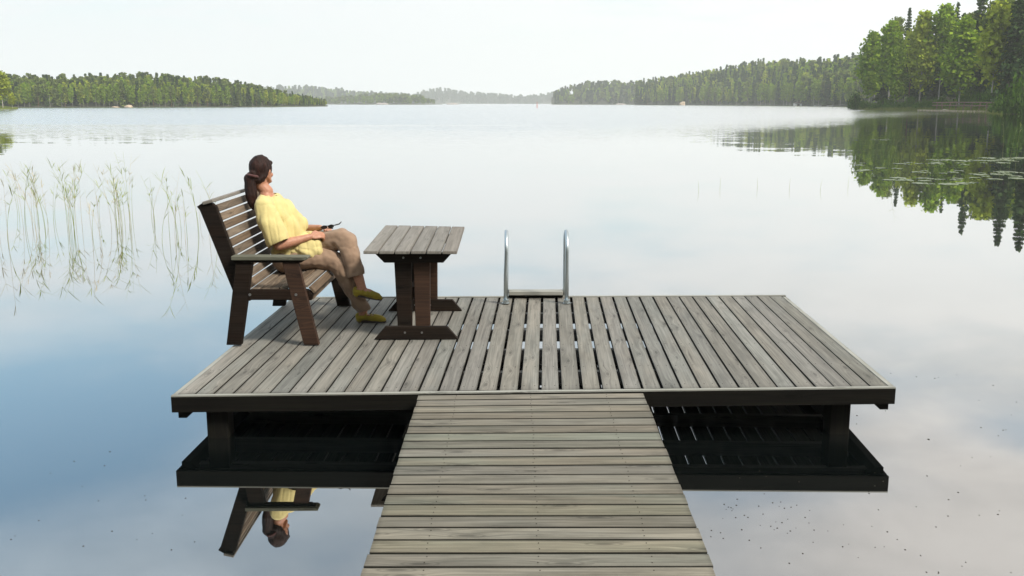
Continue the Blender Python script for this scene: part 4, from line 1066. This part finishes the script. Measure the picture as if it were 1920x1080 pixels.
# timber railing and landing on the near shore
rl = tag(empty('railing', tuple(list(at(1812, 229)) + [.4])), 'low brown timber railing on the near right bank below the birches', 'railing')
pA = Vector((*at(1755, 252), .55)); pB = Vector((*at(1866, 205), .55))
nP = 9
for k in range(nP):
    p = pA.lerp(pB, k / (nP - 1)); mb = MB(); mb.tube([p + Vector((0, 0, -.6)), p + Vector((rng.uniform(-.5, .5), 0, rng.uniform(1.2, 2.0)))], .13, 6); mb.build('post', M_LOG, rl)
for z in (1.6, .9):
    mb = MB(); mb.tube([pA + Vector((-1, 0, z)), pA.lerp(pB, .5) + Vector((0, 0, z + .05)), pB + Vector((1, 0, z - .05))], .14, 6); mb.build('rail', M_LOG, rl)
sbk = MB(); a, c_ = pA + Vector((-4, -3, -.5)), pB + Vector((0, -3, -.5))
sbk.hexa([a, c_, c_ + Vector((0, 5, .35)), a + Vector((0, 5, .35))], [a - Vector((0, 0, .8)), c_ - Vector((0, 0, .8)), c_ + Vector((0, 5, -.8)), a + Vector((0, 5, -.8))])
tag(sbk.build('sandy_strip', M_SAND), 'pale sandy strip below the timber railing', 'shore', kind='structure')
# left edge tree on its own spit
gE = land('left_spit', [(-260, 300, 30, 1.5), (-20, 305, 30, 1.2), (15, 312, 20, .6), (34, 330, 6, .2)], 'small grassy spit at the left edge', M_GRASS, 24)
for px, fr, top, kind, lab in ((6, .25, 136, 'birch', 'round green tree at the left edge of the picture'), (-18, .5, 122, 'pine', 'taller pine just cut off by the left edge'), (24, .12, 176, 'birch', 'low tree on the tip of the left spit'), (-45, .4, 118, 'birch', 'leafy tree beyond the left edge on the spit')):
    g = gE(px, fr); h = px_h(px, top, g.y) - g.z; c_, t_ = (sun_b[0] if kind == 'birch' else NT_['pine'][0]); q = set_tree(c_, t_, kind + '_tree', g, rng.uniform(0, 6), h, lab, kind); q.scale = (h * 1.5, h * 1.5, h)
# pale rocks and sand scars
def rock(px, D, w_, h, lab, mat=M_ROCK, name='rock'):
    x, y = at(px, D); bm = bmesh.new(); bmesh.ops.create_icosphere(bm, subdivisions=3, radius=1)
    for v_ in bm.verts:
        k = 1 + mnoise.noise(v_.co * 1.6 + Vector((px, 0, 0))) * .45; v_.co = Vector((v_.co.x * w_ * k, v_.co.y * w_ * .5 * k, v_.co.z * h * k))
    me = bpy.data.meshes.new(name); bm.to_mesh(me); bm.free(); o = link(name, me, mat, smooth=True); o.location = (x, y, 0); tag(o, lab, 'rock'); return o
rock(716, 1440, 9, 2.6, 'pale rock islet before the far headland'); rock(848, 1500, 8, 2.6, 'pale rock islet right of the far headland')
rock(1280, 985, 3.2, 3.4, 'orange pale boulder at the foot of the right wood', M_SAND); rock(1163, 1420, 8, 1.8, 'low pale rock under the right headland')
o = rock(242, 479, 2.0, 1.1, 'bare sandy scar at the foot of the left wood', M_SAND, 'sand_scar'); rock(216, 478, 1.8, .5, 'low sandy patch left of the sandy scar', M_SAND, 'sand_scar')
rock(1772, 247, 1.3, .5, 'pale boulder at the left end of the timber railing'); 
# boat shelters on the right shore
def shelter(px, D, w_, h, lab):
    x, y = at(px, D); t_ = tag(empty('boathouse', (x, y, .2)), lab, 'boathouse')
    mb = MB(); mb.box(x - w_, x + w_, y, y + 4, .1, h, 0, 0); mb.build('wall', M_PAINTW, t_)
    mb = MB(); mb.prism([(x - w_ - .5, h), (x + w_ + .5, h), (x, h + w_ * .45)], y - .5, y + 4.5); mb.build('roof', M_BARKS, t_)
    mb = MB(); mb.box(x - w_ * .35, x + w_ * .35, y - .06, y - .004, .1, h * .75, 0, 2); mb.build('door', M_BARKS, t_)
shelter(1497, 722, 2.6, 1.9, 'small white boathouse at the waterline of the right wood'); 
def rowboat(px, D, L, lab, mat):
    x, y = at(px, D); n = 9; v = []; f = []
    t_ = tag(empty('rowing_boat', (x, y, 0)), lab, 'boat')
    for i in range(n):
        s_ = i / (n - 1) * 2 - 1; b_ = (1 - abs(s_) ** 2.4) * .7 + .02; zr = .45 + .22 * s_ * s_
        v += [(x + s_ * L / 2, y - b_, zr), (x + s_ * L / 2 * .94, y - b_ * .6, -.08), (x + s_ * L / 2 * .94, y + b_ * .6, -.08), (x + s_ * L / 2, y + b_, zr)]
    for i in range(n - 1):
        for k in range(3): f.append((i * 4 + k, (i + 1) * 4 + k, (i + 1) * 4 + k + 1, i * 4 + k + 1))
    link('hull', np_mesh('hull', np.array(v), np.array(f)), mat, t_)
    mb = MB(); mb.box(x - .15, x + .15, y - .6, y + .6, .3, .34); mb.build('thwart', M_LOG, t_)
rowboat(1533, 655, 5.0, 'white rowing boat moored right of the boathouse', M_PAINTW); rowboat(1556, 630, 4.2, 'small white boat nearest the shore tip', M_PAINTW)
# spar buoy in mid lake
p = at(1007, 420); by = tag(empty('spar_buoy', (p[0], p[1], 0)), 'thin red spar buoy standing in the middle of the lake', 'buoy')
mb = MB(); mb.tube([(p[0], p[1], -.6), (p[0], p[1], 1.5)], .14, 8); mb.build('float', M_RED, by); mb = MB(); mb.tube([(p[0], p[1], 1.5), (p[0], p[1], 2.6)], .08, 8); mb.build('spar', M_RED, by)

# unseen woods added behind the viewer, to shade that side of everything
gB = None
vb, fb = [], []
v = np.array([(-260, -190, 6), (260, -190, 6), (260, -30, 2.2), (-260, -30, 2.2), (-260, -14, -.4), (260, -14, -.4)], float); f = np.array([(0, 1, 2, 3)[::-1], (3, 2, 5, 4)[::-1]])
tag(link('added_unseen_shore', np_mesh('added_unseen_shore', v, f), M_EARTH), 'unseen shore added behind the viewer to carry the added wood', 'shore', kind='structure')
V_, F_q, MI = [], [], []; off = 0
pr = [joined('spruce', 1., 420, .09, 1.5), joined('birch', 1., 420, .10, 1.5), joined('spruce', 1., 420, .09, 1.4)]
for i in range(210):
    a = rng.uniform(-1, 1); x = a * 120; y = -24 - rng.uniform(0, 1) ** .8 * 50; h = rng.uniform(15, 24); k = rng.integers(3); v, f, mi = pr[k]; an = rng.uniform(0, 6.28)
    q = np.stack([v[:, 0] * math.cos(an) - v[:, 1] * math.sin(an), v[:, 0] * math.sin(an) + v[:, 1] * math.cos(an), v[:, 2]], 1) * h + np.array([x, y, 2.]); V_.append(q); F_q.append(f + off); MI.append(np.where(mi == 1, 2, 1 if k == 1 else 0)); off += len(v)
tag(link('added_unseen_forest', np_mesh('added_unseen_forest', np.concatenate(V_), np.concatenate(F_q), np.concatenate(MI), [M_SPRL, M_BIRCHL, M_BARKS]), None), 'unseen wood added behind the viewer to shade the near sides', 'forest', kind='stuff')

# ---------------------------------------------------------------- reeds to the left of the platform
def reed(px, basepy, toppy, lean, leafy, mat, lab, grp):
    g = G(px, basepy); D = g.y; h = max(.25, V(px, toppy, D).z); 
    n = 7; pts = []; yw = rng.uniform(-1, 1) * .5
    for i in range(n + 1):
        s_ = i / n; pts.append((lean * h * s_ ** 2.0, yw * lean * h * s_ ** 2, h * s_))
    pts = [(-.02 * lean, 0, -.35)] + pts; rs = [.0030] + [.0030 * (1 - .65 * i / n) for i in range(n + 1)]
    v, f = tubes_np([(pts, rs)], 4); t_ = tag(empty('reed', (g.x, g.y, WZ)), lab, 'reed', grp)
    o = bpy.data.objects.new('stalk', np_mesh('stalk', v, f, None, [mat])); COL.objects.link(o); o.parent = t_
    lv = []; lf = []; off = 0
    for _ in range(leafy):
        s_ = rng.uniform(.45, 1.0); i = min(n - 1, int(s_ * n)); P0 = np.array(pts[i + 1]); a = rng.uniform(0, 6.28); L = rng.uniform(.09, .30) * min(1, h); up = rng.uniform(.3, 1.5)
        d_ = np.array([math.cos(a), math.sin(a) * .6, up]); d_ /= np.linalg.norm(d_); dr = np.array([0, 0, -1.])
        w_ = np.cross(d_, [0, 0, 1.]); w_ /= np.linalg.norm(w_) + 1e-6; 
        q = [P0, P0 + d_ * L * .5, P0 + d_ * L + dr * L * rng.uniform(.0, .25)]; ww = [.003, .0052, .0008]
        for j in range(3): lv += [q[j] - w_ * ww[j], q[j] + w_ * ww[j]]
        lf += [(off, off + 1, off + 3, off + 2), (off + 2, off + 3, off + 5, off + 4)]; off += 6
    if lv:
        o = bpy.data.objects.new('leaves', np_mesh('leaves', np.array(lv), np.array(lf), None, [mat])); COL.objects.link(o); o.parent = t_
clumps = [ # column, spread, base row, top row, count, leafiness, label
 (8, 12, 445, 330, 5, 6, 'sparse pale reeds at the left edge of the picture'),
 (34, 8, 405, 318, 3, 6, 'few thin reeds between the left edge and the first green clump'),
 (62, 13, 425, 300, 15, 9, 'dense yellow green reed clump nearest the left edge'),
 (96, 12, 425, 318, 6, 6, 'thin reeds just right of the first dense clump'),
 (142, 11, 425, 300, 15, 10, 'dense upright reed clump, second from the left'),
 (190, 12, 430, 335, 7, 7, 'short reeds between the second and third clump'),
 (222, 15, 420, 312, 16, 11, 'bushy reed clump with spread leaves, third from the left'),
 (238, 8, 422, 288, 6, 8, 'tall thin reeds rising above the third clump'),
 (286, 6, 418, 320, 5, 5, 'two faint upright reed stems in open water'),
 (324, 14, 440, 318, 7, 6, 'dark thin reeds left of the bench'),
 (352, 12, 430, 345, 5, 6, 'short reeds close to the bench back'),
 (392, 18, 440, 312, 7, 6, 'slanting reeds directly behind the bench back'),
]
for (cx, spd, bp_, tp_, n_, lf_, lab) in clumps:
    for k in range(int(n_ * .85)):
        bx = cx + rng.normal() * spd * .75; by_ = bp_ + rng.normal() * 12
        tp2 = tp_ - 8 + abs(rng.normal()) * 26
        reed(bx, by_, tp2, rng.normal() * .20, int(lf_ * rng.uniform(.6, 1.5)), M_REEDP if rng.uniform() < .4 else M_REED, lab, 'reeds: ' + lab[:40])
rt = [(1690, 300, 250), (1672, 330, 240), (1740, 305, 255), (1880, 290, 212), (1905, 300, 225), (1893, 310, 235), (1632, 300, 262), (1420, 352, 338), (1538, 356, 340), (1310, 358, 345), (1480, 354, 343), (1350, 352, 340), (1590, 350, 338)]
for i, (px, bp_, tp_) in enumerate(rt):
    dark = px < 1600
    reed(px, bp_, tp_, rng.normal() * .12, 0 if dark else 4, M_REED, 'tiny lone stem poking out of the pale water right of the ladder' if dark else 'thin pale reed standing among the lily pads', 'lone stems in open water' if dark else 'thin reeds among the lily pads')
# ---------------------------------------------------------------- lily pads on the right
def pad_mesh(r_):
    n = 15; v = [(0, 0, .006)]; 
    for k in range(n + 1):
        a = .18 + (2 * math.pi - .36) * k / n; rr = r_ * (1 + .06 * math.sin(3 * a)); v.append((math.cos(a) * rr, math.sin(a) * rr, .008 + .006 * math.sin(5 * a)))
    me = bpy.data.meshes.new('lily_pad'); me.from_pydata(v + [(x, y, -.004) for x, y, z in v], [], [(0, k + 1, k + 2) for k in range(n)] + [(n + 2, n + 4 + k, n + 3 + k) for k in range(n)]
        + [(k + 1, n + 3 + k, n + 4 + k, k + 2) for k in range(n)])
    me.materials.append(M_PAD); return me
pm = [pad_mesh(r_) for r_ in (.10, .13, .16)]
rows = [(301, 1745, 1905, 26, 1.5), (297, 1840, 1915, 10, 1.0), (307, 1670, 1900, 9, 3.), (322, 1700, 1915, 12, 3.), (336, 1640, 1850, 8, 3.), (344, 1720, 1830, 7, 2.5), (308, 1600, 1640, 3, 4), (318, 1600, 1690, 5, 4), (262, 1640, 1665, 3, 1), (330, 1800, 1920, 8, 6)]
for (py, a, c_, n_, sp) in rows:
    for k in range(n_):
        px = rng.uniform(a, c_) if n_ < 20 else a + (c_ - a) * (k + rng.uniform(0, 1)) / n_
        for j in range(rng.integers(1, 3)):
            g = G(px + rng.normal() * 2, py + rng.normal() * sp * .6); o = bpy.data.objects.new('lily_pad', pm[rng.integers(3)]); COL.objects.link(o)
            o.location = (g.x, g.y, WZ + .002); o.rotation_euler = (0, 0, rng.uniform(0, 6.28)); s_ = rng.uniform(.7, 1.3); o.scale = (s_ * 1.2, s_ * 1.2, 1)
            tag(o, 'pale lily pad floating among others in the dark tree reflection', 'lily pad', 'lily pads in front of the near right shore')
# ---------------------------------------------------------------- drifting seeds on the near water
def seed_mesh(k):
    bm = bmesh.new(); bmesh.ops.create_icosphere(bm, subdivisions=1, radius=1)
    for v_ in bm.verts: v_.co = Vector((v_.co.x * (1 + .5 * mnoise.noise(v_.co * 2 + Vector((k, 0, 0)))), v_.co.y * (.7 + .4 * mnoise.noise(v_.co + Vector((0, k, 0)))), v_.co.z * .35))
    me = bpy.data.meshes.new('seed'); bm.to_mesh(me); bm.free(); me.materials.append(M_SPECK); return me
sm = [seed_mesh(k) for k in range(4)]
spots = []
for _ in range(34): spots.append((rng.uniform(1330, 1560), rng.uniform(925, 1010)))
for _ in range(46): spots.append((rng.uniform(1360, 1915), rng.uniform(880, 1075)))
for _ in range(22): spots.append((rng.uniform(1600, 1915), rng.uniform(700, 900)))
for _ in range(14): spots.append((rng.uniform(10, 330), rng.uniform(830, 1060)))
spots += [(1741, 824), (1670, 700), (206, 847), (348, 934), (342, 966), (365, 1016), (210, 996)]
for k, (px, py) in enumerate(spots):
    g = G(px, py); o = bpy.data.objects.new('floating_seed', sm[k % 4]); COL.objects.link(o); s_ = rng.uniform(.0026, .0052) * (1.6 if (px, py) == (1741, 824) else 1) * (1 + (1080 - py) / 900)
    o.location = (g.x, g.y, WZ + .0008); o.scale = (s_, s_, s_); o.rotation_euler = (0, 0, rng.uniform(0, 6.28))
    lf_ = px < 600
    tag(o, 'tiny brown seed drifting on the water %s' % ('left of the walkway' if lf_ else 'right of the walkway'), 'seed', 'drifting seeds %s of the walkway' % ('left' if lf_ else 'right'))

# ---------------------------------------------------------------- haze over the lake
bm = bmesh.new(); bmesh.ops.create_cube(bm, size=1.)
for v_ in bm.verts: v_.co = Vector((v_.co.x * 8000, 2640 + v_.co.y * 5720, 124. + v_.co.z * 252.))
me = bpy.data.meshes.new('haze'); bm.to_mesh(me); bm.free()
m = bpy.data.materials.new('haze'); m.use_nodes = True; t = NT(m.node_tree); t.n.clear()
pv = t.new('ShaderNodeVolumePrincipled'); pv.inputs['Color'].default_value = (.97, 1., 1., 1); pv.inputs['Density'].default_value = .00023; pv.inputs['Anisotropy'].default_value = .2
oo = t.new('ShaderNodeOutputMaterial'); t.l.new(pv.outputs[0], oo.inputs['Volume'])
hz_o = link('haze', me, m); tag(hz_o, 'thin pale haze lying over the whole lake', 'haze', kind='stuff')
